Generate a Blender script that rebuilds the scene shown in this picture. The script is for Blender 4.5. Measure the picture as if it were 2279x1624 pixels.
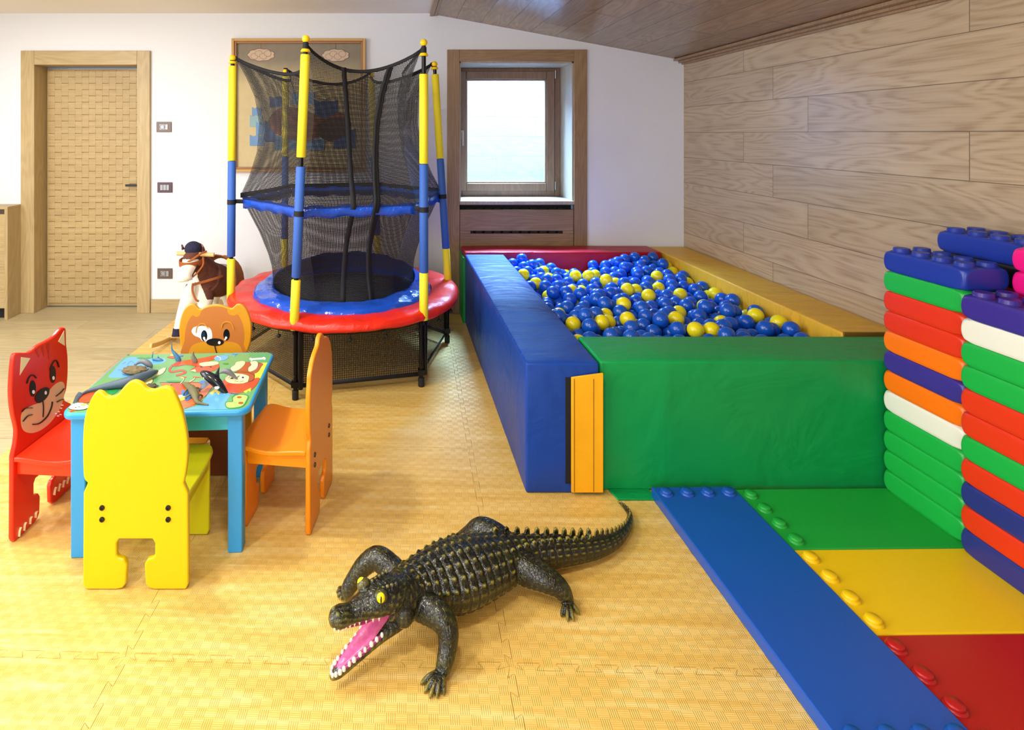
import bpy, bmesh, math, random
import numpy as np
from mathutils import Vector, Matrix, noise
PI = math.pi
scn = bpy.context.scene
for o in list(bpy.data.objects): bpy.data.objects.remove(o)

# ------------------------------------------------------------------ camera
W, H = 2279, 1624
F, CX, CY, EYE = 1260.0, 885.0, 297.0, 1.45
cam_d = bpy.data.cameras.new('camera'); cam = bpy.data.objects.new('camera', cam_d)
scn.collection.objects.link(cam)
cam.location = (0, 0, EYE); cam.rotation_euler = (PI/2, 0, 0)
cam_d.sensor_width = 36; cam_d.sensor_fit = 'HORIZONTAL'
cam_d.lens = 36*F/W
cam_d.shift_x = (W/2-CX)/W; cam_d.shift_y = (CY-H/2)/W
cam_d.clip_start = .02
scn.camera = cam
# ------------------------------------------------------------------ world, lights, exposure
scn.view_settings.view_transform = 'Standard'; scn.view_settings.look = 'None'
scn.view_settings.gamma = 1; scn.view_settings.exposure = 0.20
try: scn.view_settings.use_curve_mapping = False
except Exception: pass
wd = bpy.data.worlds.new('sky'); scn.world = wd; wd.use_nodes = True
bgn = wd.node_tree.nodes['Background']; bgn.inputs[0].default_value = (.55, .76, 1, 1); bgn.inputs[1].default_value = .4

def area(name, loc, size, power, col, target=None, sy=None, spread=PI):
    l = bpy.data.lights.new(name, 'AREA'); l.size = size; l.energy = power; l.color = col
    if sy: l.shape = 'RECTANGLE'; l.size_y = sy
    else: l.shape = 'DISK'
    l.spread = spread
    o = bpy.data.objects.new(name, l); scn.collection.objects.link(o); o.location = loc
    if target:
        d = Vector(target)-Vector(loc); o.rotation_euler = d.to_track_quat('-Z', 'Y').to_euler()
    return o
WARM = (1, .97, .93)
NEUT = (1, .965, .92)
# recessed ceiling lamps on the flat part of the ceiling
for i, (x, y, p) in enumerate([(-2.6, 3.2, 20), (-1.3, 2.1, 26), (-1.6, .4, 30), (-2.9, 1.2, 24), (-.1, .9, 15)]):
    area('ceiling_lamp_light', (x, y, 2.40), .22, p, WARM)
# bluish fill lights added, unseen, at the left wall and behind the camera
area('left_fill_light', (-3.92, .9, 1.35), 2.4, 112, (.88, .94, 1), (-1, 1.3, 1.0), 1.7)
area('rear_fill_light', (-.6, -2.4, 1.55), 3.0, 80, (.93, .965, 1), (0, 2, 1.0), 1.6)
# daylight on the facade outside the back window
area('outdoor_daylight', (.9, 5.25, 2.9), 1.5, 3.2, (.6, .8, 1.0), (.95, 5.75, 1.3), .5)
area('outdoor_daylight_in', (.9, 5.6, 2.55), 1.4, 330, (.34, .60, 1.0), (.95, 4.5, .9), .5, 1.5)

# ------------------------------------------------------------------ helpers
def srgb(r, g, b):
    f = lambda c: (c/255/12.92) if c/255 <= .04045 else ((c/255+.055)/1.055)**2.4
    return (f(r), f(g), f(b), 1)
class NG:
    def __init__(s, name):
        s.m = bpy.data.materials.new(name); s.m.use_nodes = True
        s.nt = s.m.node_tree; s.b = s.nt.nodes['Principled BSDF']
        s.out = s.nt.nodes['Material Output']
    def n(s, t, **kw):
        x = s.nt.nodes.new(t)
        for k, v in kw.items(): setattr(x, k, v)
        return x
    def put(s, sock, v):
        if isinstance(v, bpy.types.NodeSocket): s.nt.links.new(v, sock)
        elif v is not None: sock.default_value = v
    def math(s, op, a, b=None, c=None):
        x = s.n('ShaderNodeMath', operation=op); s.put(x.inputs[0], a)
        if b is not None: s.put(x.inputs[1], b)
        if c is not None: s.put(x.inputs[2], c)
        return x.outputs[0]
    def co(s, kind='Object'): return s.n('ShaderNodeTexCoord').outputs[kind]
    def sep(s, v): x = s.n('ShaderNodeSeparateXYZ'); s.put(x.inputs[0], v); return x.outputs
    def comb(s, x=0., y=0., z=0.):
        c = s.n('ShaderNodeCombineXYZ')
        for i, v in enumerate((x, y, z)): s.put(c.inputs[i], v)
        return c.outputs[0]
    def noise(s, v, scale=5, detail=3, rough=.5, dist=0):
        x = s.n('ShaderNodeTexNoise'); s.put(x.inputs['Vector'], v)
        x.inputs['Scale'].default_value = scale; x.inputs['Detail'].default_value = detail
        x.inputs['Roughness'].default_value = rough; x.inputs['Distortion'].default_value = dist
        return x.outputs[0]
    def ramp(s, f, stops):
        x = s.n('ShaderNodeValToRGB'); s.put(x.inputs[0], f); e = x.color_ramp.elements
        while len(e) < len(stops): e.new(.5)
        for q, (p, c) in zip(e, stops): q.position = p; q.color = c
        return x.outputs[0]
    def mix(s, f, a, b, mode='MIX'):
        x = s.n('ShaderNodeMix', data_type='RGBA', blend_type=mode)
        s.put(x.inputs[0], f); s.put(x.inputs[6], a); s.put(x.inputs[7], b); return x.outputs[2]
    def bump(s, h, strength=.3, dist=.01):
        x = s.n('ShaderNodeBump'); s.put(x.inputs['Height'], h)
        x.inputs['Strength'].default_value = strength; x.inputs['Distance'].default_value = dist
        s.nt.links.new(x.outputs[0], s.b.inputs['Normal']); return x
    def base(s, c): s.put(s.b.inputs['Base Color'], c)
    def rough(s, v): s.put(s.b.inputs['Roughness'], v)
MATS = {}
def plain(name, c, rough=.4, metal=0, spec=.5, nb=0, ns=40, var=0, coat=0):
    if name in MATS: return MATS[name]
    g = NG(name); col = srgb(*c); g.base(col); g.rough(rough)
    g.b.inputs['Metallic'].default_value = metal; g.b.inputs['Specular IOR Level'].default_value = spec
    if coat: g.b.inputs['Coat Weight'].default_value = coat; g.b.inputs['Coat Roughness'].default_value = .08
    if nb or var:
        nz = g.noise(g.co(), ns, 4)
        if nb: g.bump(nz, nb, .004)
        if var:
            d = tuple(x*(1-var) for x in col[:3])+(1,)
            g.base(g.mix(g.noise(g.co(), 6, 3), d, col))
    MATS[name] = g.m; return g.m

def vinyl(name, c, wr=.6):
    if name in MATS: return MATS[name]
    g = NG(name); col = srgb(*c); p = g.co()
    big = g.noise(p, 3.2, 2, .5, .6); sx = g.sep(p)
    st = g.noise(g.comb(g.math('MULTIPLY', sx[0], 1.), g.math('MULTIPLY', sx[1], 4.), sx[2]), 3, 3, .55, 1.2)
    fine = g.noise(p, 260, 2)
    h = g.math('ADD', g.math('MULTIPLY', big, .9), g.math('MULTIPLY', st, .5))
    h = g.math('ADD', h, g.math('MULTIPLY', fine, .012))
    g.bump(h, wr, .03); d = tuple(x*.9 for x in col[:3])+(1,)
    g.base(g.mix(st, d, col)); g.rough(.42); g.b.inputs['Specular IOR Level'].default_value = .32
    MATS[name] = g.m; return g.m

def wood(name, c1, c2, c3, L=1, A=2, w=.203, ln=1.51, l0=0., a0=0., step=.3, seam=.0022, rough=.38, fig=1., planks=True, spec=.5, tone=.16, bmp=.12, rg=.26):
    """boards whose length runs along axis L and which stack along axis A"""
    if name in MATS: return MATS[name]
    g = NG(name); p = g.sep(g.co()); l = p[L]; a = p[A]; o = p[3-L-A]
    if planks:
        ra = g.math('DIVIDE', g.math('SUBTRACT', a, a0), w); row = g.math('FLOOR', ra); fa = g.math('FRACT', ra)
        md = g.math('FLOORED_MODULO', row, 3.)
        rl = g.math('DIVIDE', g.math('ADD', g.math('SUBTRACT', l, l0), g.math('MULTIPLY', md, step)), ln)
        col_ = g.math('FLOOR', rl); fl = g.math('FRACT', rl)
        wn = g.n('ShaderNodeTexWhiteNoise', noise_dimensions='2D')
        g.put(wn.inputs['Vector'], g.comb(row, col_)); rnd = wn.outputs['Value']
        e1 = g.math('LESS_THAN', fa, seam/w); e2 = g.math('LESS_THAN', fl, seam/ln)
        sm = g.math('MAXIMUM', e1, e2)
    else: rnd = .37; sm = 0.; row = 0.
    r10 = g.math('MULTIPLY', rnd, 17.)
    v1 = g.comb(g.math('ADD', g.math('MULTIPLY', l, .9), r10), g.math('MULTIPLY', a, 5.5), g.math('ADD', g.math('MULTIPLY', o, 5.), r10))
    n1 = g.noise(v1, 1.0, 2, .45, .35)
    rings = g.math('SINE', g.math('MULTIPLY', n1, 95.*fig))
    rings = g.math('MULTIPLY_ADD', rings, .5, .5); rings = g.math('MULTIPLY', rings, g.math('MULTIPLY_ADD', g.noise(v1, 2.3, 2), 1.2, 0.))
    v2 = g.comb(g.math('ADD', g.math('MULTIPLY', l, 2.2), r10), g.math('MULTIPLY', a, 75.), g.math('MULTIPLY', o, 75.))
    n2 = g.noise(v2, 1.6, 4, .6)
    v3 = g.comb(g.math('ADD', g.math('MULTIPLY', l, .8), r10), g.math('MULTIPLY', a, 3.), g.math('MULTIPLY', o, 3.))
    n3 = g.noise(v3, 1.1, 2)
    f = g.math('ADD', g.math('MULTIPLY', rings, rg), g.math('MULTIPLY', n2, .82))
    c = g.ramp(f, [(.18, srgb(*c3)), (.5, srgb(*c1)), (.82, srgb(*c2))])
    tn = g.math('MULTIPLY_ADD', rnd, tone, 1-tone/2)
    tn = g.math('ADD', tn, g.math('MULTIPLY_ADD', n3, .3, -.15))
    c = g.mix(1., c, g.comb(tn, tn, tn), 'MULTIPLY')
    if planks: c = g.mix(g.math('MULTIPLY', sm, .75), c, srgb(*[int(x*.42) for x in c3]))
    g.base(c); g.rough(rough); g.b.inputs['Specular IOR Level'].default_value = spec
    hh = g.math('ADD', g.math('MULTIPLY', f, .25), g.math('MULTIPLY', sm, -1.)) if planks else g.math('MULTIPLY', f, .25)
    g.bump(hh, bmp, .004)
    MATS[name] = g.m; return g.m

def net_mat(name, c, cell, thick, tone=None):
    g = NG(name); uv = g.sep(g.co('UV'))
    fx = g.math('FRACT', g.math('DIVIDE', uv[0], cell)); fy = g.math('FRACT', g.math('DIVIDE', uv[1], cell))
    k = g.math('MAXIMUM', g.math('LESS_THAN', fx, thick), g.math('LESS_THAN', fy, thick))
    g.base(srgb(*c)); g.rough(.6); g.put(g.b.inputs['Alpha'], k)
    return g.m

def link(o, parent=None):
    scn.collection.objects.link(o)
    if parent: o.parent = parent
    return o
def tag(o, label=None, cat=None, group=None, kind=None):
    if label: o['label'] = label
    if cat: o['category'] = cat
    if group: o['group'] = group
    if kind: o['kind'] = kind
    return o
def empty(name, loc=(0, 0, 0), rz=0, label=None, cat=None, group=None):
    o = bpy.data.objects.new(name, None); scn.collection.objects.link(o)
    o.location = loc; o.rotation_euler = (0, 0, rz); o.empty_display_size = .05
    return tag(o, label, cat, group)
def copy_tree(o, parent=None):
    c = o.copy(); scn.collection.objects.link(c)
    if parent: c.parent = parent
    for ch in o.children: copy_tree(ch, c)
    return c

def crom(pts, n=6, closed=False):
    """Catmull-Rom through tuples of any length"""
    P = [np.array(p, float) for p in pts]; out = []; N = len(P)
    rng = range(N if closed else N-1)
    for i in rng:
        if closed: a, b, c, d = P[i-1], P[i], P[(i+1) % N], P[(i+2) % N]
        else: a, b, c, d = P[max(i-1, 0)], P[i], P[i+1], P[min(i+2, N-1)]
        for k in range(n):
            t = k/n
            out.append(.5*((2*b)+(c-a)*t+(2*a-5*b+4*c-d)*t*t+(3*b-a-3*c+d)*t**3))
    if not closed: out.append(P[-1])
    return out

class MB:
    def __init__(s): s.v = []; s.f = []; s.mi = []; s.uv = {}; s.cur = 0
    def add(s, vs, fs, mi=None):
        b = len(s.v); s.v += [tuple(map(float, v)) for v in vs]
        for f in fs: s.f.append([i+b for i in f]); s.mi.append(s.cur if mi is None else mi)
        return s
    def box(s, x0, x1, y0, y1, z0, z1, M=None):
        vs = [Vector((x, y, z)) for z in (z0, z1) for (x, y) in ((x0, y0), (x1, y0), (x1, y1), (x0, y1))]
        if M: vs = [M @ v for v in vs]
        return s.add(vs, [(3, 2, 1, 0), (4, 5, 6, 7), (0, 1, 5, 4), (1, 2, 6, 5), (2, 3, 7, 6), (3, 0, 4, 7)])
    def prism(s, poly, d0, d1, frame=None):
        """poly of (a,b); frame maps (a,b,d)->xyz, default a->x b->z d->y"""
        fr = frame or (lambda a, b, d: (a, d, b)); n = len(poly)
        vs = [fr(a, b, d0) for a, b in poly]+[fr(a, b, d1) for a, b in poly]
        fs = [list(range(n)), list(range(2*n-1, n-1, -1))]+[(i, i+n, (i+1) % n+n, (i+1) % n) for i in range(n)]
        return s.add(vs, fs)
    def sweep(s, pts, rad, n=16, up=(0, 0, 1), smooth=6, cap=True, disp=None, power=2.0):
        """pts xyz, rad list of (side, up) half sizes"""
        q = crom([tuple(p)+tuple(r if isinstance(r, (tuple, list)) else (r, r)) for p, r in zip(pts, rad)], smooth) if smooth > 1 else \
            [np.array(tuple(p)+tuple(r if isinstance(r, (tuple, list)) else (r, r))) for p, r in zip(pts, rad)]
        m = len(q); vs = []; upv = Vector(up); arc = 0; prev = None
        for i, e in enumerate(q):
            p = Vector(e[:3]); t = Vector(q[min(i+1, m-1)][:3])-Vector(q[max(i-1, 0)][:3])
            t = t.normalized() if t.length > 1e-9 else Vector((1, 0, 0))
            sd = t.cross(upv)
            sd = prev.copy() if (sd.length < .12 and prev is not None) else (sd if sd.length > 1e-6 else t.orthogonal())
            sd = (sd-t*sd.dot(t)).normalized(); prev = sd; u = sd.cross(t)
            if i: arc += (p-Vector(q[i-1][:3])).length
            for k in range(n):
                a = 2*PI*k/n; ca, sa = math.cos(a), math.sin(a)
                if power != 2: ca = math.copysign(abs(ca)**(2/power), ca); sa = math.copysign(abs(sa)**(2/power), sa)
                r = 1+(disp(arc, a, i/(m-1)) if disp else 0)
                vs.append(p+sd*ca*max(e[3], 1e-4)*r+u*sa*max(e[4], 1e-4)*r)
        fs = [(i*n+k, i*n+(k+1) % n, (i+1)*n+(k+1) % n, (i+1)*n+k) for i in range(m-1) for k in range(n)]
        if cap: fs += [list(range(n))[::-1], list(range((m-1)*n, m*n))]
        return s.add(vs, fs)
    def tube(s, a, b, r, n=16, r2=None):
        return s.sweep([a, b], [(r, r), (r2 or r, r2 or r)], n, smooth=1)
    def ball(s, c, r, n=16, m=10, M=None):
        rr = r if isinstance(r, (tuple, list)) else (r, r, r); vs = []
        for i in range(1, m):
            ph = PI*i/m
            for k in range(n):
                a = 2*PI*k/n; vs.append(Vector((rr[0]*math.sin(ph)*math.cos(a), rr[1]*math.sin(ph)*math.sin(a), rr[2]*math.cos(ph))))
        vs += [Vector((0, 0, rr[2])), Vector((0, 0, -rr[2]))]
        if M: vs = [M @ v for v in vs]
        vs = [v+Vector(c) for v in vs]; t = (m-1)*n
        fs = [(i*n+k, (i+1)*n+k, (i+1)*n+(k+1) % n, i*n+(k+1) % n) for i in range(m-2) for k in range(n)]
        fs += [(t, k, (k+1) % n) for k in range(n)]+[(t+1, (m-2)*n+(k+1) % n, (m-2)*n+k) for k in range(n)]
        return s.add(vs, fs)
    def lathe(s, prof, c=(0, 0, 0), n=48, wob=None, closed=False):
        vs = []
        for (r, z) in prof:
            for k in range(n):
                a = 2*PI*k/n; dr, dz = wob(a, r, z) if wob else (0, 0)
                vs.append((c[0]+(r+dr)*math.cos(a), c[1]+(r+dr)*math.sin(a), c[2]+z+dz))
        m = len(prof)
        fs = [(i*n+k, i*n+(k+1) % n, ((i+1) % m)*n+(k+1) % n, ((i+1) % m)*n+k) for i in range(m if closed else m-1) for k in range(n)]
        return s.add(vs, fs)
    def mesh(s, name='mesh'):
        me = bpy.data.meshes.new(name); me.from_pydata(s.v, [], s.f); me.validate(); me.update()
        return me
    def build(s, name, mats, parent=None, smooth=40, bevel=0, seg=2, fixn=True, solid=0, sub=0):
        me = bpy.data.meshes.new(name); me.from_pydata(s.v, [], s.f)
        mats = mats if isinstance(mats, (list, tuple)) else [mats]
        for m in mats: me.materials.append(m)
        if len(mats) > 1:
            for p, i in zip(me.polygons, s.mi): p.material_index = i
        if fixn:
            bm = bmesh.new(); bm.from_mesh(me); bmesh.ops.recalc_face_normals(bm, faces=bm.faces); bm.to_mesh(me); bm.free()
        if smooth:
            me.polygons.foreach_set('use_smooth', [True]*len(me.polygons)); me.set_sharp_from_angle(angle=math.radians(smooth))
        me.update(); o = bpy.data.objects.new(name, me); link(o, parent)
        if solid:
            md = o.modifiers.new('solid', 'SOLIDIFY'); md.thickness = solid; md.offset = 0
        if bevel:
            md = o.modifiers.new('bevel', 'BEVEL'); md.width = bevel; md.segments = seg; md.limit_method = 'ANGLE'; md.angle_limit = math.radians(40)
        if sub:
            md = o.modifiers.new('sub', 'SUBSURF'); md.levels = sub; md.render_levels = sub
        return o
def struct(name, mb, mat, **kw):
    o = mb.build(name, mat, None, **kw); o['kind'] = 'structure'; return o
def remesh(mb, voxel, smooth_it=2):
    """one continuous skin over overlapping swept volumes"""
    me = mb.mesh('tmp')
    bm = bmesh.new(); bm.from_mesh(me); bmesh.ops.recalc_face_normals(bm, faces=bm.faces); bm.to_mesh(me); bm.free()
    o = bpy.data.objects.new('tmp', me); scn.collection.objects.link(o)
    md = o.modifiers.new('r', 'REMESH'); md.mode = 'VOXEL'; md.voxel_size = voxel
    if smooth_it:
        ms = o.modifiers.new('s', 'SMOOTH'); ms.factor = .5; ms.iterations = smooth_it
    dg = bpy.context.evaluated_depsgraph_get(); dg.update()
    out = bpy.data.meshes.new_from_object(o.evaluated_get(dg)); bpy.data.objects.remove(o)
    return out
def from_mesh(name, me, mats, parent, fn=None):
    me.name = name; me.materials.clear()
    for m in mats: me.materials.append(m)
    me.polygons.foreach_set('use_smooth', [True]*len(me.polygons))
    if fn:
        for p in me.polygons: p.material_index = fn(p.center)
    o = bpy.data.objects.new(name, me); return link(o, parent)

def wx(px, py, Y):  # photo pixel at depth Y -> world
    return Vector(((px-CX)/F*Y, Y, EYE-(py-CY)/F*Y))
def wz(px, py, z):  # photo pixel on a horizontal plane
    Y = (EYE-z)*F/(py-CY); return Vector(((px-CX)/F*Y, Y, z))
def lerp(a, b, t): return a+(b-a)*t

# ================================================================== ROOM
YB, XR, XL, YN, ZF = 4.62, 2.335, -4.0, -2.5, -.01
ZC, XS, ZR = 2.43, .275, 2.045      # flat ceiling height, start of slope, height at right wall
m_wall = plain('white_plaster', (227, 228, 233), .7, nb=.06, ns=30)
m_ceil = plain('white_ceiling', (236, 228, 216), .8)
m_wallwood = wood('oak_wall_boards', (180, 157, 128), (190, 169, 140), (150, 124, 94), 1, 2, .203, 1.51, 1.71, 1.457-.203*9, -.3, rough=.3, tone=.12, seam=.0036, rg=.5)
m_ceilwood = wood('oak_ceiling_boards', (142, 112, 84), (156, 126, 96), (124, 96, 70), 1, 0, .2, 1.5, .2, .275, .5, rough=.26, tone=.2, seam=.005, rg=.4)
m_floorwood = wood('pale_oak_floor', (182, 166, 128), (198, 184, 146), (164, 148, 108), 0, 1, .19, 1.9, .1, .05, .6, rough=.42, tone=.14)
m_oak_v = wood('oak_upright', (182, 158, 112), (194, 172, 128), (164, 140, 94), 2, 0, planks=False, rough=.42)
m_oak_h = wood('oak_crosswise', (182, 158, 112), (194, 172, 128), (164, 140, 94), 0, 2, planks=False, rough=.42)
m_door = wood('oak_door_tiles', (180, 154, 106), (190, 166, 118), (166, 140, 92), 0, 2, planks=False, rough=.5, fig=.6)
m_woak_v = wood('window_oak_upright', (150, 120, 88), (168, 138, 104), (126, 98, 70), 2, 0, planks=False, rough=.4)
m_woak_h = wood('window_oak_crosswise', (150, 120, 88), (168, 138, 104), (126, 98, 70), 0, 2, planks=False, rough=.4)
m_sash = wood('window_sash_brown', (126, 98, 80), (140, 110, 90), (106, 82, 66), 2, 0, planks=False, rough=.35)
m_black = plain('black_metal', (22, 22, 24), .35, metal=.3)
m_steel = plain('brushed_steel', (150, 148, 145), .3, metal=1)
m_dark = plain('dark_gap', (20, 16, 12), .8)

b = MB(); b.box(XL-.1, XR+.1, YN-.1, YB+.5, ZF-.1, ZF); struct('floor', b, m_floorwood)
# back wall with the door and window openings cut out of it
DX0, DX1, DZ = -2.953, -2.118, 2.008          # door opening
WX0, WX1, WZ0, WZ1 = .503, 1.435, .90, 2.035  # window opening
b = MB(); T = .5
def wallbox(x0, x1, z0, z1): b.box(x0, x1, YB, YB+T, z0, z1)
G_ = .03
wallbox(XL-.1, DX0-G_, ZF, 2.6); wallbox(DX1+G_, WX0-G_, ZF, 2.6); wallbox(WX1+G_, XR+.1, ZF, 2.6)
wallbox(DX0-G_, DX1+G_, DZ+G_, 2.6); wallbox(WX0-G_, WX1+G_, WZ1+G_, 2.6)
b.box(WX0, WX1, YB+.06, YB+T, ZF, WZ0-.03)
struct('wall_back', b, m_wall, smooth=0)
b = MB(); b.box(XR, XR+.1, YN-.1, YB, ZF, 2.4); struct('wall_right', b, m_wallwood, smooth=0)
b = MB(); b.box(XL-.1, XL, YN, YB, ZF, 2.6); struct('wall_left', b, m_wall, smooth=0)
b = MB(); b.box(XL, XR, YN-.1, YN, ZF, 2.6); struct('wall_front', b, m_wall, smooth=0)
b = MB(); b.box(XL, XS+.01, YN, YB, ZC, ZC+.1); struct('ceiling', b, m_ceil, smooth=0)
b = MB(); b.prism([(XS, ZC-.005), (XR+.02, ZR-.003), (XR+.02, ZR+.1), (XS, ZC+.1)], YN, YB); struct('ceiling_slope', b, m_ceilwood, smooth=0)
# trims: at the start of the sloped boards, and where they meet the board wall
b = MB(); b.box(XS-.012, XS+.02, YN, YB, ZC-.025, ZC+.02); b.box(XS+.022, XS+.046, YN, YB, ZC-.022, ZC+.02)
struct('trim_1', b, m_woak_v, bevel=.003)
b = MB(); b.box(XR-.085, XR, YN, YB, ZR-.006, ZR+.012); b.box(XR-.045, XR, YN, YB, ZR-.022, ZR-.006); b.box(XR-.02, XR, YN, YB, ZR-.034, ZR-.02)
struct('trim_2', b, m_woak_v, bevel=.002)
b = MB(); b.box(-2.01, .398, YB-.012, YB, ZF, .1); struct('baseboard_back', b, m_oak_h, bevel=.002)
# facade of pale boards outside the back window
m_out = wood('pale_outdoor_boards', (200, 212, 222), (214, 224, 232), (176, 192, 206), 0, 2, .2, 1.5, .3, .02, .4, rough=.7, tone=.05)
b = MB(); b.box(-.6, 2.4, 5.75, 5.85, -.2, 3.2); struct('wall_outdoor', b, m_out, smooth=0)

# door in its deep frame
b = MB(); CO = YB-.022
b.box(DX0-.11, DX0, CO, YB+.16, ZF, DZ+.115); b.box(DX1, DX1+.105, CO, YB+.16, ZF, DZ+.115); dj = struct('door_1', b, m_oak_v, bevel=.003)
b = MB(); b.box(DX0, DX1, CO, YB+.16, DZ, DZ+.115); b.build('door_head', m_oak_h, dj, bevel=.003)
b = MB(); y0 = YB+.145; LX0, LX1 = DX0+.004, DX1-.004
b.box(LX0, LX1, y0, y0+.04, ZF+.012, DZ-.014)
q = (LX1-LX0-.03)/14; nr = 37; qh = (DZ-.06)/nr
for i in range(14):
    for j in range(nr):
        if (i+j) % 2 == 0:
            x = LX0+.015+i*q; z = .03+j*qh
            gp = .0038
            b.add([(x+gp, y0, z), (x+q, y0, z), (x+q, y0, z+qh-gp), (x+gp, y0, z+qh-gp),
                   (x+gp, y0-.019, z+.0002), (x+q, y0-.0155, z+.0002), (x+q, y0-.017, z+qh-gp), (x+gp, y0-.021, z+qh-gp)],
                  [(0, 1, 5, 4), (1, 2, 6, 5), (2, 3, 7, 6), (3, 0, 4, 7), (4, 5, 6, 7)])
for i in range(14):
    for j in range(nr):
        if (i+j) % 2: b.box(LX0+.015+i*q, LX0+.015+(i+1)*q, y0-.015, y0, .03+j*qh, .03+(j+1)*qh)
leaf = b.build('door_leaf', m_door, dj, smooth=0)
hz = EYE-(411-CY)/F*y0
b = MB(); hx = LX1-.02; b.tube((hx, y0-.055, hz), (hx, y0, hz), .012); b.box(hx-.125, hx+.012, y0-.058, y0-.046, hz-.01, hz+.008)
b.build('door_handle', m_black, leaf, bevel=.002)

# window: casing to the floor, deep reveals, sash, radiator cover
b = MB(); c0 = .403; c1 = 1.54
b.box(c0, WX0, CO, YB+.02, ZF, 2.132); b.box(WX1, c1, CO, YB+.02, ZF, 2.132)
wj = struct('window_1', b, m_woak_v, bevel=.003)
b = MB(); b.box(WX0, WX1, CO, YB+.02, WZ1, 2.132); b.build('casing_head', m_woak_h, wj, bevel=.003)
b = MB(); r = .012; YW = 4.95
m_rev = wood('window_reveal_oak', (176, 160, 140), (190, 176, 158), (160, 142, 122), 2, 1, planks=False, rough=.35)
b.box(WX0, WX0+r, YB, YW+.05, WZ0, WZ1); b.box(WX1-r, WX1, YB, YW+.05, WZ0, WZ1); b.box(WX0, WX1, YB, YW+.05, WZ1-r, WZ1)
b.build('window_reveal', m_rev, wj, smooth=0)
b = MB(); b.box(WX0, WX1, CO-.012, YW+.05, WZ0-.026, WZ0+.002); b.build('window_sill', m_rev, wj, bevel=.003)
b = MB(); FX0, FX1, FZ0, FZ1 = WX0+r, WX1-.012, WZ0+.002, WZ1-r
def ring(b, x0, x1, z0, z1, t, ya, yb):
    b.box(x0, x0+t, ya, yb, z0, z1); b.box(x1-t, x1, ya, yb, z0, z1); b.box(x0+t, x1-t, ya, yb, z1-t, z1); b.box(x0+t, x1-t, ya, yb, z0, z0+t)
ring(b, FX0, FX1, FZ0, FZ1, .05, YW, YW+.07); b.build('window_frame', m_sash, wj, bevel=.004)
b = MB(); SX0, SX1, SZ0, SZ1 = FX0+.012, FX1-.055, FZ0+.045, FZ1-.03
ring(b, SX0, SX1, SZ0, SZ1, .07, YW-.022, YW+.04)
sash = b.build('window_sash', m_sash, wj, bevel=.006)
b = MB(); ring(b, SX0+.07, SX1-.07, SZ0+.07, SZ1-.07, .012, YW-.008, YW+.03); b.build('glazing_bead', m_woak_v, sash, bevel=.003)
g = NG('window_glass'); gl = g.n('ShaderNodeBsdfGlossy'); gl.inputs['Roughness'].default_value = .05; gl.inputs[0].default_value = (.9, .95, 1, 1)
tr = g.n('ShaderNodeBsdfTransparent'); tr.inputs[0].default_value = (.93, .97, 1, 1); mx = g.n('ShaderNodeMixShader'); mx.inputs[0].default_value = .08
g.nt.links.new(tr.outputs[0], mx.inputs[1]); g.nt.links.new(gl.outputs[0], mx.inputs[2]); g.nt.links.new(mx.outputs[0], g.out.inputs[0])
b = MB(); b.box(SX0+.075, SX1-.075, YW+.008, YW+.014, SZ0+.075, SZ1-.075); b.build('window_pane', g.m, sash, smooth=0)
b = MB(); zz = EYE-(300-CY)/F*YW
b.box(SX0+.022, SX0+.05, YW-.034, YW-.022, zz-.04, zz+.04); b.tube((SX0+.036, YW-.06, zz+.012), (SX0+.036, YW-.03, zz+.012), .009); b.box(SX0+.028, SX0+.046, YW-.068, YW-.056, zz-.095, zz+.02)
b.build('window_handle', m_steel, sash, bevel=.002)
b = MB()
for z in (SZ0+.05, SZ1-.03): b.tube((SX1+.004, YW-.03, z-.035), (SX1+.004, YW-.03, z+.035), .007)
b.build('hinge', m_steel, sash)
# radiator behind its oak cover under the sill
ra = empty('radiator_cover', (0, CO, ZF), 0, 'oak radiator cover board with a long slot below the window sill', 'radiator cover')
b = MB(); zt = .84
b.box(WX0+.004, WX1-.004, .01, .03, .0, .645); b.box(WX0+.004, WX1-.004, .01, .03, .668, zt)
b.box(WX0+.004, WX0+.09, .01, .03, .645, .668); b.box(WX1-.09, WX1-.004, .01, .03, .645, .668)
b.build('cover_panel', m_woak_h, ra, bevel=.002)
b = MB()
for i in range(11): x = WX0+.06+i*.075; b.box(x, x+.06, .04, .07, .05, .85)
bk_ = MB(); bk_.box(WX0+.004, WX1-.004, .074, .08, 0, .87); bk_.build('slot_shade_board', m_dark, ra)  # dark board added so the slot and fin gaps read as shade
b.build('radiator_fins', plain('radiator_in_shade', (30, 26, 22), .7), ra, bevel=.006)  # fins coloured near black for the shade inside the cover

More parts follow.
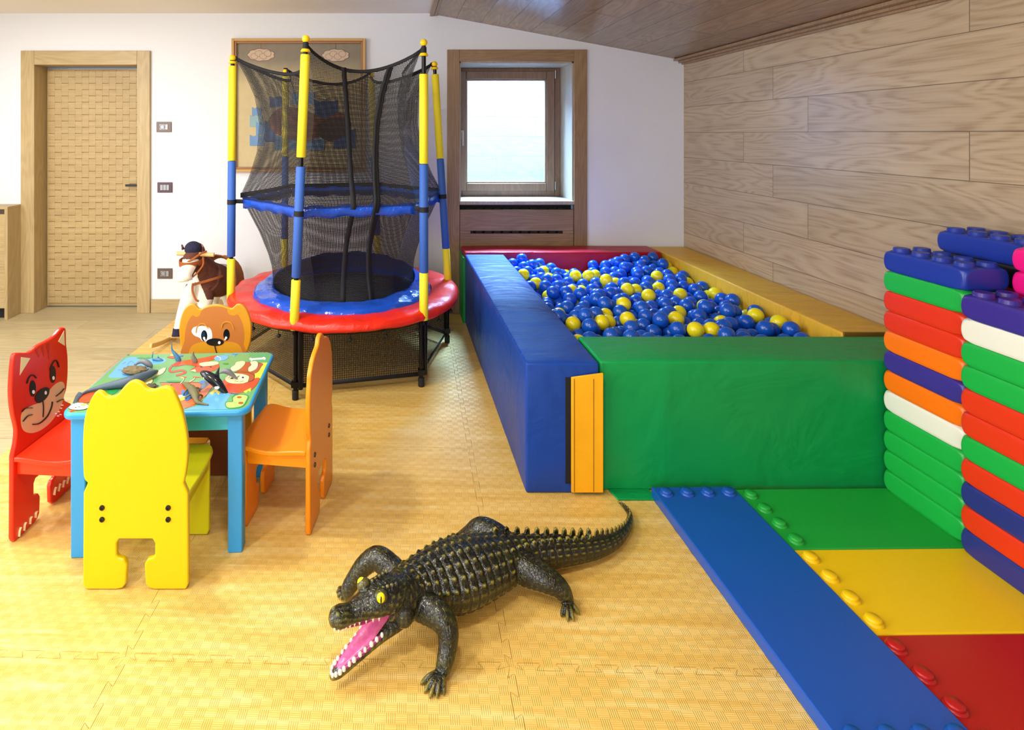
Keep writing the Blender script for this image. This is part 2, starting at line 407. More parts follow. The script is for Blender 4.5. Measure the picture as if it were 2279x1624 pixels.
# wall plates right of the door
m_plate = plain('bronze_plate', (98, 82, 74), .35, metal=.4); m_plate2 = plain('plum_plate', (76, 50, 60), .3, metal=.3); m_mod = plain('grey_module', (150, 152, 156), .3, metal=.3)
for (px, py, mp, lab, kind) in ((365, 282.5, m_plate, 'bronze double socket plate on the white wall, highest of the three by the door', 0), (367, 417, m_plate2, 'dark plum switch plate with three grey rockers beside the door', 1), (367, 608.5, m_plate, 'bronze socket plate low on the wall left of the rocking horse', 2)):
    p = wx(px, py, YB-.004); t = empty('light_switch' if kind == 1 else 'wall_socket', (p.x, YB, p.z), 0, lab, 'light switch' if kind == 1 else 'socket')
    b = MB(); b.box(-.061, .061, -.008, .002, -.042, .042); b.build('plate', mp, t, bevel=.002)
    if kind == 1:
        for k in range(3): b = MB(); b.box(-.036+k*.025, -.014+k*.025, -.012, -.008, -.022, .022); b.build('rocker', m_mod, t, bevel=.001)
    else:
        b = MB(); b.box(-.034, .008, -.010, -.008, -.022, .022); s_ = b.build('socket_face', m_mod, t, bevel=.001)
        b = MB(); b.lathe([(.0001, -.003), (.015, -.003), (.017, .001), (.019, .001), (.019, -.004)], n=20)
        o = b.build('socket_ring', m_plate, s_); o.location = (-.013, -.011, 0); o.rotation_euler = (PI/2, 0, 0)
        b = MB(); b.box(.012, .034, -.012, -.008, -.022, .022); b.build('rocker', m_mod, t, bevel=.001)

# oak cabinet at the left edge
cb = empty('cabinet', (-3.46, 4.44, ZF), 0, 'low oak cabinet at the left edge beside the door', 'cabinet')
b = MB(); b.box(-.43, .40, .0, .18, .865, .885); b.box(.375, .40, 0, .18, 0, .865); b.box(-.43, -.405, 0, .18, 0, .865); b.box(-.4, .375, .15, .178, .07, .865)
b.build('carcass', m_oak_v, cb, bevel=.002)
b = MB(); b.box(-.4, .372, .012, .03, .085, .825); dr = b.build('door', m_oak_h, cb, bevel=.002)
b = MB(); b.box(-.4, .372, .02, .04, .827, .863); b.build('grip_rail', plain('bronze_rail', (92, 80, 70), .3, metal=.7), cb)
b = MB(); b.box(-.4, .372, .05, .07, 0, .083); b.build('plinth', m_dark, cb)

# framed picture on the back wall
pic = empty('framed_picture', (0, YB, 0), 0, 'large oak framed picture with hanging clouds and blue blocks on the wall behind the trampoline', 'picture')
PX0, PX1, PZ0, PZ1 = (518-CX)/F*YB, (814-CX)/F*YB, EYE-(382-CY)/F*YB, EYE-(87-CY)/F*YB
b = MB(); ring(b, PX0, PX1, PZ0, PZ1, .022, -.04, 0); b.build('outer_frame', plain('gilt_oak', (196, 150, 84), .4), pic, bevel=.003)
b = MB(); ring(b, PX0+.022, PX1-.022, PZ0+.022, PZ1-.022, .018, -.03, 0); b.build('inner_frame', plain('walnut_slip', (150, 104, 62), .4), pic, bevel=.003)
g = NG('parchment'); n_ = g.noise(g.co(), 14, 5); zc = g.sep(g.co())[2]
k_ = g.math('SMOOTH_MIN', g.math('MAXIMUM', g.math('MULTIPLY', g.math('SUBTRACT', zc, 1.85), 5.), 0.), 1., .1)
g.base(g.mix(k_, g.mix(n_, srgb(188, 168, 122), srgb(205, 186, 142)), g.mix(n_, srgb(118, 106, 90), srgb(140, 128, 108)))); g.rough(.6)
b = MB(); b.box(PX0+.03, PX1-.03, -.012, 0, PZ0+.03, PZ1-.03); b.build('canvas', g.m, pic, smooth=0)
pmats = [plain('print_cloud', (206, 178, 152), .6, var=.2), plain('print_blue', (112, 152, 198), .6, var=.25), plain('print_teal', (142, 176, 182), .6, var=.2), plain('print_brown', (150, 84, 48), .6, var=.4), plain('print_dark', (78, 52, 40), .6), plain('print_navy', (58, 92, 150), .6, var=.3), plain('print_cloud_line', (120, 92, 74), .6)]
b = MB(); lay = [0]
def shp(poly, mi, Y=YB-.013):
    lay[0] += 1; d = -.0125-.0002*lay[0]; b.cur = mi
    b.prism([((x-CX)/F*Y, EYE-(y-CY)/F*Y) for x, y in poly], d, -.0115)
def blob(cx, cy, rx, ry, lob, amp=.12, n=48, ph=0):
    return [(cx+rx*math.cos(a)*(1+amp*abs(math.sin(lob*a/2+ph))), cy+ry*math.sin(a)*(1+amp*abs(math.sin(lob*a/2+ph)))) for a in [2*PI*k/n for k in range(n)]]
for (cx, cy) in ((581, 122), (747, 123)):
    shp([(cx-1, 98), (cx+.6, 98), (cx+.6, cy-14), (cx-1, cy-14)], 6)
    shp(blob(cx, cy, 28.5, 13.5, 9), 6); shp(blob(cx, cy, 27, 12, 9), 0)
    for k in range(4): shp(blob(cx-15+k*10, cy+(-1)**k*3, 7.6, 6.4, 3), 6); shp(blob(cx-15+k*10, cy+(-1)**k*3, 6.9, 5.7, 3), 0)
def cren(x0, x1, y0, y1, mi): shp([(x0, y1), (x1, y1), (x1, y0), (lerp(x0, x1, .75), y0+4), (lerp(x0, x1, .5), y0), (lerp(x0, x1, .25), y0+4), (x0, y0)], mi)
cren(561, 582, 238, 258, 1); cren(556, 584, 256, 282, 2); cren(570, 590, 270, 300, 1); cren(556, 588, 300, 324, 1)
for (x0, x1, y0, y1, mi) in ((600, 640, 214, 238, 5), (650, 700, 205, 232, 1), (700, 752, 222, 262, 5), (590, 612, 268, 316, 5), (612, 660, 300, 334, 1), (680, 722, 305, 334, 1), (742, 792, 286, 330, 5), (640, 676, 250, 272, 1)): cren(x0, x1, y0, y1, mi)
shp([tuple(p) for p in crom([(600, 262), (630, 238), (680, 246), (720, 262), (756, 250), (776, 268), (760, 292), (720, 300), (680, 316), (634, 306), (606, 290)], 5, True)], 3)
shp([tuple(p) for p in crom([(700, 285), (740, 262), (780, 270), (770, 300), (730, 314)], 5, True)], 4)
b.build('painted_shapes', pmats, pic, smooth=0)

# ================================================================== FLOOR MATS
g = NG('yellow_foam'); p = g.co(); s3 = g.sep(p); cell = .0265
fx = g.math('DIVIDE', s3[0], cell); fy = g.math('DIVIDE', s3[1], cell)
par = g.math('FLOORED_MODULO', g.math('ADD', g.math('FLOOR', fx), g.math('FLOOR', fy)), 2.)
gv = g.math('MULTIPLY_ADD', g.math('SINE', g.math('MULTIPLY', g.math('FRACT', fx), 2*PI*5)), .5, .5)
gh = g.math('MULTIPLY_ADD', g.math('SINE', g.math('MULTIPLY', g.math('FRACT', fy), 2*PI*5)), .5, .5)
gh = g.math('MULTIPLY_ADD', gh, .4, .6)
grv = g.math('ADD', g.math('MULTIPLY', par, gv), g.math('MULTIPLY', g.math('SUBTRACT', 1., par), gh))
st = g.noise(g.comb(g.math('MULTIPLY', s3[0], 1.6), g.math('MULTIPLY', s3[1], 16.), 0.), 1.5, 4, .55, 1.2)
st2 = g.noise(g.comb(g.math('MULTIPLY', s3[0], 2.5), g.math('MULTIPLY', s3[1], 60.), 0.), 1.5, 3, .5, .6)
f_ = g.math('ADD', g.math('MULTIPLY', st, .7), g.math('MULTIPLY', st2, .3))
cc = g.ramp(f_, [(.32, srgb(214, 168, 76)), (.5, srgb(226, 186, 98)), (.68, srgb(236, 206, 132))])
edge = g.math('SUBTRACT', 1., g.math('MULTIPLY', g.math('SUBTRACT', 1., grv), .09))  # groove floors darkened in the colour, standing in for their shade
g.base(g.mix(1., cc, g.comb(edge, edge, edge), 'MULTIPLY')); g.rough(.42); g.bump(grv, .6, .0016)
m_foam = g.m
SU = [-1.815, -.755, .305, 1.365, 2.27]; SV = [.49, 1.55, 2.61, 3.67, 4.55]
def dove(L, amp=.0105, n=10, gap=0):
    """dovetailed edge along 0..L -> (t, offset)"""
    p = L/n; out = []
    for i in range(n):
        c = (i+.5)*p
        out += [(c-p*.17, -amp), (c-p*.30, amp*.7), (c-p*.27, amp), (c+p*.27, amp), (c+p*.30, amp*.7), (c+p*.17, -amp)]
    return [(0, 0)]+out+[(L, 0)]
matlab = {(0, 0): 'yellow foam mat in the bottom left corner of the photo', (0, 1): 'yellow foam mat under the play table and yellow chair', (0, 2): 'yellow foam mat under the brown dog chair', (0, 3): 'yellow foam mat under the rocking horse at the wall',
          (1, 0): 'yellow foam mat at the bottom below the crocodile jaws', (1, 1): 'yellow foam mat under the crocodile head and front legs', (1, 2): 'yellow foam mat under the front legs of the trampoline', (1, 3): 'yellow foam mat under the back of the trampoline',
          (2, 0): 'yellow foam mat at the bottom right of the crocodile foot', (2, 1): 'yellow foam mat under the crocodile tail', (2, 2): 'yellow foam mat beside the blue pad of the ball pit', (2, 3): 'yellow foam mat between trampoline and oak window casing'}
for i in range(4):
    for j in range(4):
        u0, u1, v0, v1 = SU[i], SU[i+1], SV[j], SV[j+1]; G = .0007; poly = []
        L = u1-u0; Lv = v1-v0
        bot = [(u0+t, v0+o+G) for t, o in dove(L)] if j > 0 else [(u0, v0), (u1, v0)]
        rgt = [(u1+o-G, v0+t) for t, o in dove(Lv)] if i < 3 else [(u1, v0), (u1, v1)]
        top = [(u0+t, v1+o-G) for t, o in dove(L)][::-1] if j < 3 else [(u1, v1), (u0, v1)]
        lft = [(u0+o+G, v0+t) for t, o in dove(Lv)][::-1] if i > 0 else [(u0, v1), (u0, v0)]
        poly = bot[:-1]+rgt[:-1]+top[:-1]+lft[:-1]
        b = MB(); b.prism([(u, v-1.55) for u, v in poly], ZF, 0, lambda a, c, d: (a, c, d))
        o = b.build('foam_mat', m_foam, None, smooth=0)
        o.location = (0, 1.55, 0); o.rotation_euler = (0, 0, -.027)
        tag(o, matlab.get((i, j), 'yellow foam mat hidden below the ball pit and the building bricks'), 'floor mat', 'interlocking yellow foam mats')

# ================================================================== BALL PIT
def slab(x0, x1, y0, y1, z0, z1, n=(16, 8, 5), seed=0, puff=.006, wr=.004):
    """soft padded block: gridded box, faces puffed out a little, edges kept"""
    b = MB(); sx, sy, sz = x1-x0, y1-y0, z1-z0
    def face(fn, na, nb):
        vs = [fn(i/na, j/nb) for j in range(nb+1) for i in range(na+1)]
        b.add(vs, [(j*(na+1)+i, j*(na+1)+i+1, (j+1)*(na+1)+i+1, (j+1)*(na+1)+i) for j in range(nb) for i in range(na)])
    def pf(u, v): return puff*(16*u*(1-u)*v*(1-v))**.5
    def P(x, y, z, nx=0, ny=0, nz=0, k=0):
        w = noise.noise(Vector((x*3+seed, y*3, z*3)))*wr*2*(1 if k > 0 else 0)*min(1, k/puff*2)
        return (x+nx*(k+w), y+ny*(k+w), z+nz*(k+w))
    a, c, d = n
    face(lambda u, v: P(x0+u*sx, y0, z0+v*sz, ny=-1, k=pf(u, v)), a*2, d*2)
    face(lambda u, v: P(x0+u*sx, y1, z0+v*sz, ny=1, k=pf(u, v)), a*2, d*2)
    face(lambda u, v: P(x0, y0+u*sy, z0+v*sz, nx=-1, k=pf(u, v)), c*2, d*2)
    face(lambda u, v: P(x1, y0+u*sy, z0+v*sz, nx=1, k=pf(u, v)), c*2, d*2)
    face(lambda u, v: P(x0+u*sx, y0+v*sy, z1, nz=1, k=pf(u, v)), a*2, c*2)
    face(lambda u, v: P(x0+u*sx, y0+v*sy, z0, nz=-1, k=0), a*2, c*2)
    return b
def weld(o, d=.0008):
    bm = bmesh.new(); bm.from_mesh(o.data); bmesh.ops.remove_doubles(bm, verts=bm.verts, dist=d); bmesh.ops.recalc_face_normals(bm, faces=bm.faces)
    bm.to_mesh(o.data); bm.free(); o.data.polygons.foreach_set('use_smooth', [True]*len(o.data.polygons)); o.data.set_sharp_from_angle(angle=math.radians(50))
    md = o.modifiers.new('bevel', 'BEVEL'); md.width = .008; md.segments = 3; md.limit_method = 'ANGLE'; md.angle_limit = math.radians(50)
v_blue = vinyl('blue_vinyl', (18, 66, 156)); v_green = vinyl('green_vinyl', (12, 152, 76)); v_red = vinyl('red_vinyl', (178, 22, 40)); v_yel = vinyl('yellow_vinyl', (226, 176, 52)); v_ora = vinyl('orange_vinyl', (250, 178, 26))
m_velcro = plain('black_velcro', (16, 16, 18), .9)
PH = .525
def pad(name, lab, x0, x1, y0, y1, z1, mat, n, seed):
    t = empty(name, ((x0+x1)/2, (y0+y1)/2, 0), 0, lab, 'foam pad')
    cx, cy = (x0+x1)/2, (y0+y1)/2
    o = slab(x0-cx, x1-cx, y0-cy, y1-cy, .001, z1, n, seed).build('cushion_block', mat, t, fixn=True); weld(o); return t
t = pad('foam_pad', 'blue padded block forming the left side of the ball pit', .517, .812, 2.282, 4.335, PH, v_blue, (4, 20, 6), 1)
b = MB(); b.box(.010, .034, -1.036, -1.0265, .045, .47); b.build('velcro_strip', m_velcro, t); t.children[-1]['label'] = 'black fastening strip'
t = pad('foam_pad', 'red padded block at the back of the ball pit by the window', .515, 2.02, 4.34, 4.59, .54, v_red, (18, 4, 6), 5)
b = MB(); b.box(-.768, -.748, -.135, .12, .0, .5); b.build('end_flap', v_green, t, bevel=.003)
t = pad('foam_pad', 'yellow padded block along the board wall of the ball pit', 2.045, 2.325, 2.605, 4.59, PH+.008, v_yel, (4, 20, 6), 9)
b = MB(); b.box(-.135, .135, -.999, -.989, PH-.01, PH+.012); b.build('piping', plain('brown_piping', (120, 84, 20), .5), t, bevel=.002)
t = pad('foam_pad', 'green padded block at the front of the ball pit', .822, 2.325, 2.30, 2.585, PH, v_green, (18, 4, 6), 13)
b = MB(); cxg, cyg = (.822+2.325)/2, (2.3+2.585)/2
b.prism([(.695-cxg, .015), (.695-cxg, .475), (.745-cxg, .482), (.822-cxg, .492), (.822-cxg, .015)], 2.262-cyg, 2.271-cyg)
fl = b.build('fastening_flap', v_ora, t, bevel=.002); fl['label'] = 'orange fastening flap'
b = MB()
for xx in (.782-cxg, .705-cxg): b.box(xx, xx+.0015, 2.2605-cyg, 2.263-cyg, .02, .47)
b.build('stitching', plain('dark_stitch', (70, 50, 20), .8), fl)
b = MB(); b.prism([(.855-cxg, 2.3-cyg), (.87-cxg, 2.235-cyg), (1.02-cxg, 2.235-cyg), (1.02-cxg, 2.3-cyg)], .001, .008, lambda a, c, d: (a, c, d)); b.build('floor_flap', v_green, t, bevel=.002)

# balls: packed layer by layer onto a lumpy surface inside the pads
rng = np.random.RandomState(7); R = .0405; D = 2*R
gx0, gx1, gy0, gy1 = .812+R+.006, 2.045-R-.006, 2.585+R+.004, 4.335-R-.006; st_ = .009
gx = np.arange(gx0, gx1, st_); gy = np.arange(gy0, gy1, st_); GX, GY = np.meshgrid(gx, gy, indexing='ij')
Hs = .445+.018*np.sin(GX*5.1+1)*np.cos(GY*3.7)+.012*np.sin(GX*13+GY*9)
Hs += .055*np.exp(-((GX-.86)**2/.03+(GY-4.2)**2/.08)) + .06*np.exp(-((GX-1.75)**2/.09+(GY-4.25)**2/.03)) - .035*np.exp(-((GX-1.3)**2/.06+(GY-4.3)**2/.04))
Hs += .02*np.exp(-((GX-1.98)**2/.01+(GY-3.1)**2/.4)) + .015*np.exp(-((GX-.95)**2/.02+(GY-3.0)**2/.1))
S = Hs-.12+.02*rng.rand(*Hs.shape); balls = []
for it in range(2500):
    gap = S-Hs+.012*rng.rand(*S.shape); k = np.unravel_index(np.argmin(gap), gap.shape)
    if S[k]-Hs[k] > .022: break
    x, y, z = GX[k], GY[k], S[k]; balls.append((x, y, z))
    d2 = (GX-x)**2+(GY-y)**2; mm = d2 < D*D*1.0
    S[mm] = np.maximum(S[mm], z+np.sqrt(D*D-d2[mm]))
# which balls show, and how large: project them nearest last
idb = -np.ones((160, 400), int); order = sorted(range(len(balls)), key=lambda i: -balls[i][1])
for i in order:
    x, y, z = balls[i]; px = (CX+x/y*F-1080)/2; py = (CY+(EYE-z)/y*F-530)/2; rp = R/y*F/2
    yy, xx = np.mgrid[0:160, 0:400]; idb[(xx-px)**2+(yy-py)**2 < rp*rp] = i
vis = np.bincount(idb[idb >= 0], minlength=len(balls))
# what hides behind the front green pad
for i, (x, y, z) in enumerate(balls):
    if (EYE-z-R*.7)/y*F+CY > 752: vis[i] = vis[i]*.1
rank = sorted(range(len(balls)), key=lambda i: -vis[i]); top = set(rank[:300])
yel_px = [(400,195),(528,180),(550,205),(636,188),(655,225),(468,255),(722,215),(770,215),(825,235),(865,245),(712,272),(798,272),(660,295),(568,313),(517,325),(647,345),(578,402),(655,440),(800,470),(820,432),(845,392),(902,363),(965,372),(920,300),(960,305),(1035,292),(1007,252),(1085,265),(1180,298),(1112,178),(1150,203),(1238,224),(1352,275),(1355,303),(1290,353),(1515,368),(1555,427),(1695,470),(1165,432),(1175,408),(970,447),(935,432),(1270,495),(1345,493),(1085,503),(1385,460),(680,527),(1055,220)]
yel = set()
for (a, c) in yel_px:
    px, py = a/2.2343+980, c/2.2343+520
    best = min(((CX+balls[i][0]/balls[i][1]*F-px)**2+(CY+(EYE-balls[i][2])/balls[i][1]*F-py)**2, i) for i in rank[:340] if i not in yel)
    yel.add(best[1])
m_bb = plain('blue_ball_plastic', (16, 84, 190), .22, spec=.6); m_yb = plain('yellow_ball_plastic', (240, 222, 20), .24, spec=.6)
b = MB(); b.ball((0, 0, 0), R, 28, 16); b.lathe([(R*1.0008, -.0006), (R*1.003, 0), (R*1.0008, .0006)], n=28)
ball_b = b.build('plastic_ball', m_bb, smooth=60); ball_y = bpy.data.objects.new('plastic_ball', ball_b.data.copy()); ball_y.data.materials[0] = m_yb
first = {0: ball_b, 1: ball_y}; used = set(); rest = []
for i in order:
    if i not in top: rest.append(i); continue
    k = 1 if i in yel else 0; o = first[k]
    if k in used: o = o.copy()
    if k in used or k == 1: scn.collection.objects.link(o)
    used.add(k); o.location = balls[i]; o.rotation_euler = (rng.rand()*6, rng.rand()*6, 0)
    x_, y_, _ = balls[i]
    zn = 'near the green front pad' if y_ < 3.0 else ('by the red back pad' if y_ > 4.0 else ('along the blue side pad' if x_ < 1.12 else ('along the yellow side pad' if x_ > 1.75 else 'in the middle')))
    if k: tag(o, 'glossy yellow plastic ball in the ball pit, '+zn, 'ball', 'yellow balls of the ball pit, '+zn)
    else: tag(o, 'glossy blue plastic ball in the ball pit, '+zn, 'ball', 'blue balls of the ball pit, '+zn)
b = MB()
for i in rest: b.ball(balls[i], R, 14, 8)
tag(b.build('plastic_balls', m_bb, smooth=80), 'blue balls lying deeper in the ball pit, mostly covered by the others', 'balls', 'blue balls in the ball pit', 'stuff')
print('balls', len(balls), 'shown', int((vis > 0).sum()))

# ================================================================== PLAY PLANKS ON THE FLOOR
def rrect(x0, x1, y0, y1, r, n=5):
    out = []
    for cx, cy, a0 in ((x1-r, y1-r, 0), (x0+r, y1-r, PI/2), (x0+r, y0+r, PI), (x1-r, y0+r, 3*PI/2)):
        out += [(cx+r*math.cos(a0+PI/2*k/n), cy+r*math.sin(a0+PI/2*k/n)) for k in range(n+1)]
    return out
def plank(lab, x, y, rz, mat, h, ln=.95, w=.328, both=False):
    """far left corner at x,y; length runs along +X local; pegs at the start"""
    t = empty('floor_plank', (x, y, 0), rz, lab, 'play plank')
    b = MB(); b.prism(rrect(0, ln, -w, 0, .006), 0, h, lambda a, c, d: (a, c, d)); b.build('board', mat, t, bevel=.005, seg=3)
    for k in range(8 if both else 4):
        b = MB(); b.lathe([(.026, 0), (.0255, .003), (.0205, .006), (.0205, .012), (.018, .015), (.0001, .0155)], n=24)
        o = b.build('peg', mat, t, smooth=50); o.location = (.042 if k < 4 else ln-.045, -w*(k % 4+.5)/4, h)
    return t
m_gb = plain('blue_plank_plastic', (24, 80, 172), .33, nb=.03, ns=90); m_gg = plain('green_plank_plastic', (28, 160, 58), .4, nb=.03, ns=90)
m_gy = plain('yellow_plank_plastic', (238, 196, 6), .4, nb=.03, ns=90); m_gr = plain('red_plank_plastic', (176, 22, 24), .36, nb=.03, ns=90)
rz = .0145
plank('blue plastic plank with pegs touching the front of the green pad', 1.338, 2.262, -PI/2+rz, m_gb, .042, .985, .328, True)
for k, (m_, lab) in enumerate(((m_gg, 'green plastic plank on the floor in front of the green pad'), (m_gy, 'yellow plastic plank on the floor between the green and red planks'), (m_gr, 'red plastic plank on the floor at the lower right'))):
    plank(lab, 1.343-.005*k, 2.262-.329*k, rz, m_, .03)

# ================================================================== BUILDING BRICKS
def brick_mesh(name, mat):
    b = MB(); Hh = .0772; bx, by = .0815, .164; nz = 14; n = 8; z0 = .0
    for i in range(nz+1):
        z = Hh*i/nz; c = abs(z-Hh/2); hh = Hh/2; dd = hh-math.sqrt(max(hh*hh-c*c, 0))
        ins = .0025*(1 if i in (0, nz) else 0); r = .012+dd*.95
        for cx, cy, a0 in ((1, 1, 0), (-1, 1, PI/2), (-1, -1, PI), (1, -1, 3*PI/2)):
            for k in range(n+1):
                a = a0+PI/2*k/n; b.v.append(((cx*(bx-ins-r)+r*math.cos(a)), (cy*(by-ins-r)+r*math.sin(a)), z))
    m = 4*(n+1)
    for i in range(nz):
        for k in range(m): b.f.append([i*m+k, i*m+(k+1) % m, (i+1)*m+(k+1) % m, (i+1)*m+k]); b.mi.append(0)
    b.f.append(list(range(m))[::-1]); b.f.append(list(range(nz*m, (nz+1)*m))); b.mi += [0, 0]
    for i in range(2):
        for j in range(4):
            cx, cy = (-.5+i)*.0805, (-1.5+j)*.0815
            b.lathe([(.034, Hh-.0005), (.034, Hh+.0012), (.029, Hh+.0012), (.0275, Hh+.003), (.0265, Hh+.014), (.0245, Hh+.0165), (.017, Hh+.0165), (.0165, Hh+.0158), (.0001, Hh+.0158)], (cx, cy, 0), 28)
    o = b.build(name, mat, smooth=38); return o
bm_cols = {'blue': (28, 54, 156), 'violet': (58, 42, 140), 'green': (28, 172, 68), 'red': (222, 50, 20), 'orange': (246, 116, 8), 'white': (232, 232, 218), 'pink': (240, 20, 130), 'brown': (104, 80, 62), 'black': (26, 28, 36), 'navy': (42, 46, 128)}
protos = {}
def brick(col, x, y, z, lab, grp):
    if col not in protos:
        o = brick_mesh('toy_brick', plain('brick_'+col, bm_cols[col], .34, nb=.02, ns=60)); protos[col] = o
    else: o = protos[col].copy(); scn.collection.objects.link(o)
    o.location = (x, y, z); o.rotation_euler = (0, 0, .012); tag(o, lab, 'toy brick', grp)
words = ['topmost', 'second from the top', 'third from the top', 'fourth from the top', 'fifth from the top', 'sixth from the top', 'seventh from the top', 'eighth from the top', 'ninth from the top', 'tenth from the top', 'eleventh from the top', 'lowest']
BZ = .0795
s1 = ['green', 'green', 'green', 'green', 'white', 'orange', 'violet', 'orange', 'red', 'red', 'green', 'blue']
for k, c in enumerate(s1): brick(c, 1.951+.082, 2.115, .03+k*BZ, c+' toy brick '+words[11-k]+' in the left stack against the ball pit', 'bricks of the left stack')
s2 = ['navy', 'red', 'navy', 'red', 'green', 'red', 'red', 'green', 'green', 'white', 'violet']
cn = {'navy': 'dark blue'}
for k, c in enumerate(s2): brick(c, 1.925+.082, 1.777, .03+k*BZ, cn.get(c, c)+' toy brick '+(words[10-k] if k else 'lowest')+' in the front stack at the right edge', 'bricks of the front stack')
s3 = ['green', 'red', 'green', 'orange', 'red', 'green', 'violet', 'red', 'green', 'orange', 'red', 'black', 'blue']
for k, c in enumerate(s3):
    lab = {12: 'dark blue toy brick topmost in the rear stack by the board wall', 11: 'black toy brick just below the top of the rear stack'}.get(k, 'toy brick hidden low in the rear stack by the board wall')
    brick(c, 2.248 if k == 12 else 2.247, 2.115, .03+k*BZ, lab, 'bricks of the rear stack')
for k in range(13):
    c = 'pink' if k > 9 else ('white', 'red', 'green', 'orange')[k % 4]
    lab = {12: 'pink toy brick at the right edge, topmost of its stack', 11: 'pink toy brick directly below the topmost pink one', 10: 'third pink toy brick from the top behind the violet brick'}.get(k, 'toy brick hidden low in the pink topped stack')
    brick(c, 2.18+.0, 1.775, .03+k*BZ, lab, 'bricks of the pink topped stack')

# ================================================================== TRAMPOLINE
TC = Vector((-.35, 3.77, 0)); TR = .712; T0 = -47.0
m_tube = plain('black_tube', (24, 23, 26), .28, metal=.6); m_rub = plain('black_rubber', (18, 18, 18), .7)
m_fy = plain('yellow_foam_sleeve', (246, 226, 44), .65, nb=.25, ns=160); m_fb = plain('blue_foam_sleeve', (52, 98, 186), .65, nb=.25, ns=160)
m_cap = plain('yellow_plastic_cap', (250, 206, 10), .3); m_tape = plain('black_webbing', (18, 19, 28), .75, nb=.2, ns=300)
def crinkle(name, c, rough):
    g = NG(name); p = g.co(); vo = g.n('ShaderNodeTexVoronoi'); vo.inputs['Scale'].default_value = 11
    g.put(vo.inputs['Vector'], p); nz = g.noise(p, 8, 4, .6, 1.4)
    g.bump(g.math('ADD', g.math('MULTIPLY', vo.outputs[0], .7), nz), .55, .012); g.base(srgb(*c)); g.rough(rough); return g.m
m_redc = crinkle('red_vinyl_cover', (232, 40, 16), .36); m_bluc = crinkle('blue_shiny_vinyl', (26, 80, 196), .14)
tr = empty('trampoline', TC, 0, 'round red and blue trampoline with tall black safety net and foam covered poles', 'trampoline')
def pol(a, r, z): return Vector((r*math.cos(math.radians(a)), r*math.sin(math.radians(a)), z))
b = MB(); b.lathe([(.69+.014*math.cos(a), .37+.014*math.sin(a)) for a in [2*PI*k/10 for k in range(10)]], n=72, closed=True); b.build('frame_ring', m_tube, tr)
b = MB(); b.lathe([(.0001, .392), (.3, .388), (.56, .395), (.56, .39), (.0001, .386)], n=60); b.build('jumping_mat', plain('black_mat', (20, 20, 24), .6, nb=.3, ns=400), tr)
def wobr(a, r, z):
    k = noise.noise(Vector((math.cos(a)*6, math.sin(a)*6, r*9)))
    return (k*.012 if r > .7 else 0, k*.016)
prof = [(.572, .400), (.576, .43), (.60, .438), (.66, .440), (.71, .436), (.738, .424), (.750, .402), (.744, .385)]
b = MB(); b.lathe(prof, n=120, wob=wobr); b.build('spring_cover', m_redc, tr, solid=.004, smooth=60)
# shiny apron at the foot of the net: stands up at the back, slumps over the cover in front
n = 120; vs = []; prof = 9
for j in range(prof):
    t = j/(prof-1)
    for k in range(n):
        a = 2*PI*k/n; back = (math.sin(a)*.9+math.cos(a)*.1+1)/2; w = noise.noise(Vector((math.cos(a)*5, math.sin(a)*5, j*.5)))
        r = lerp(.645-.14*back, .475-.017*back, t)+w*.012*(1-back*.5); z = (.446 if j else .40)+t*lerp(.02, .13, back**1.6)+.016*math.sin(t*PI)+w*.014
        vs.append((r*math.cos(a), r*math.sin(a), z))
b = MB(); b.add(vs, [(j*n+k, j*n+(k+1) % n, (j+1)*n+(k+1) % n, (j+1)*n+k) for j in range(prof-1) for k in range(n)])
b.build('net_apron', m_bluc, tr, solid=.003, smooth=60)
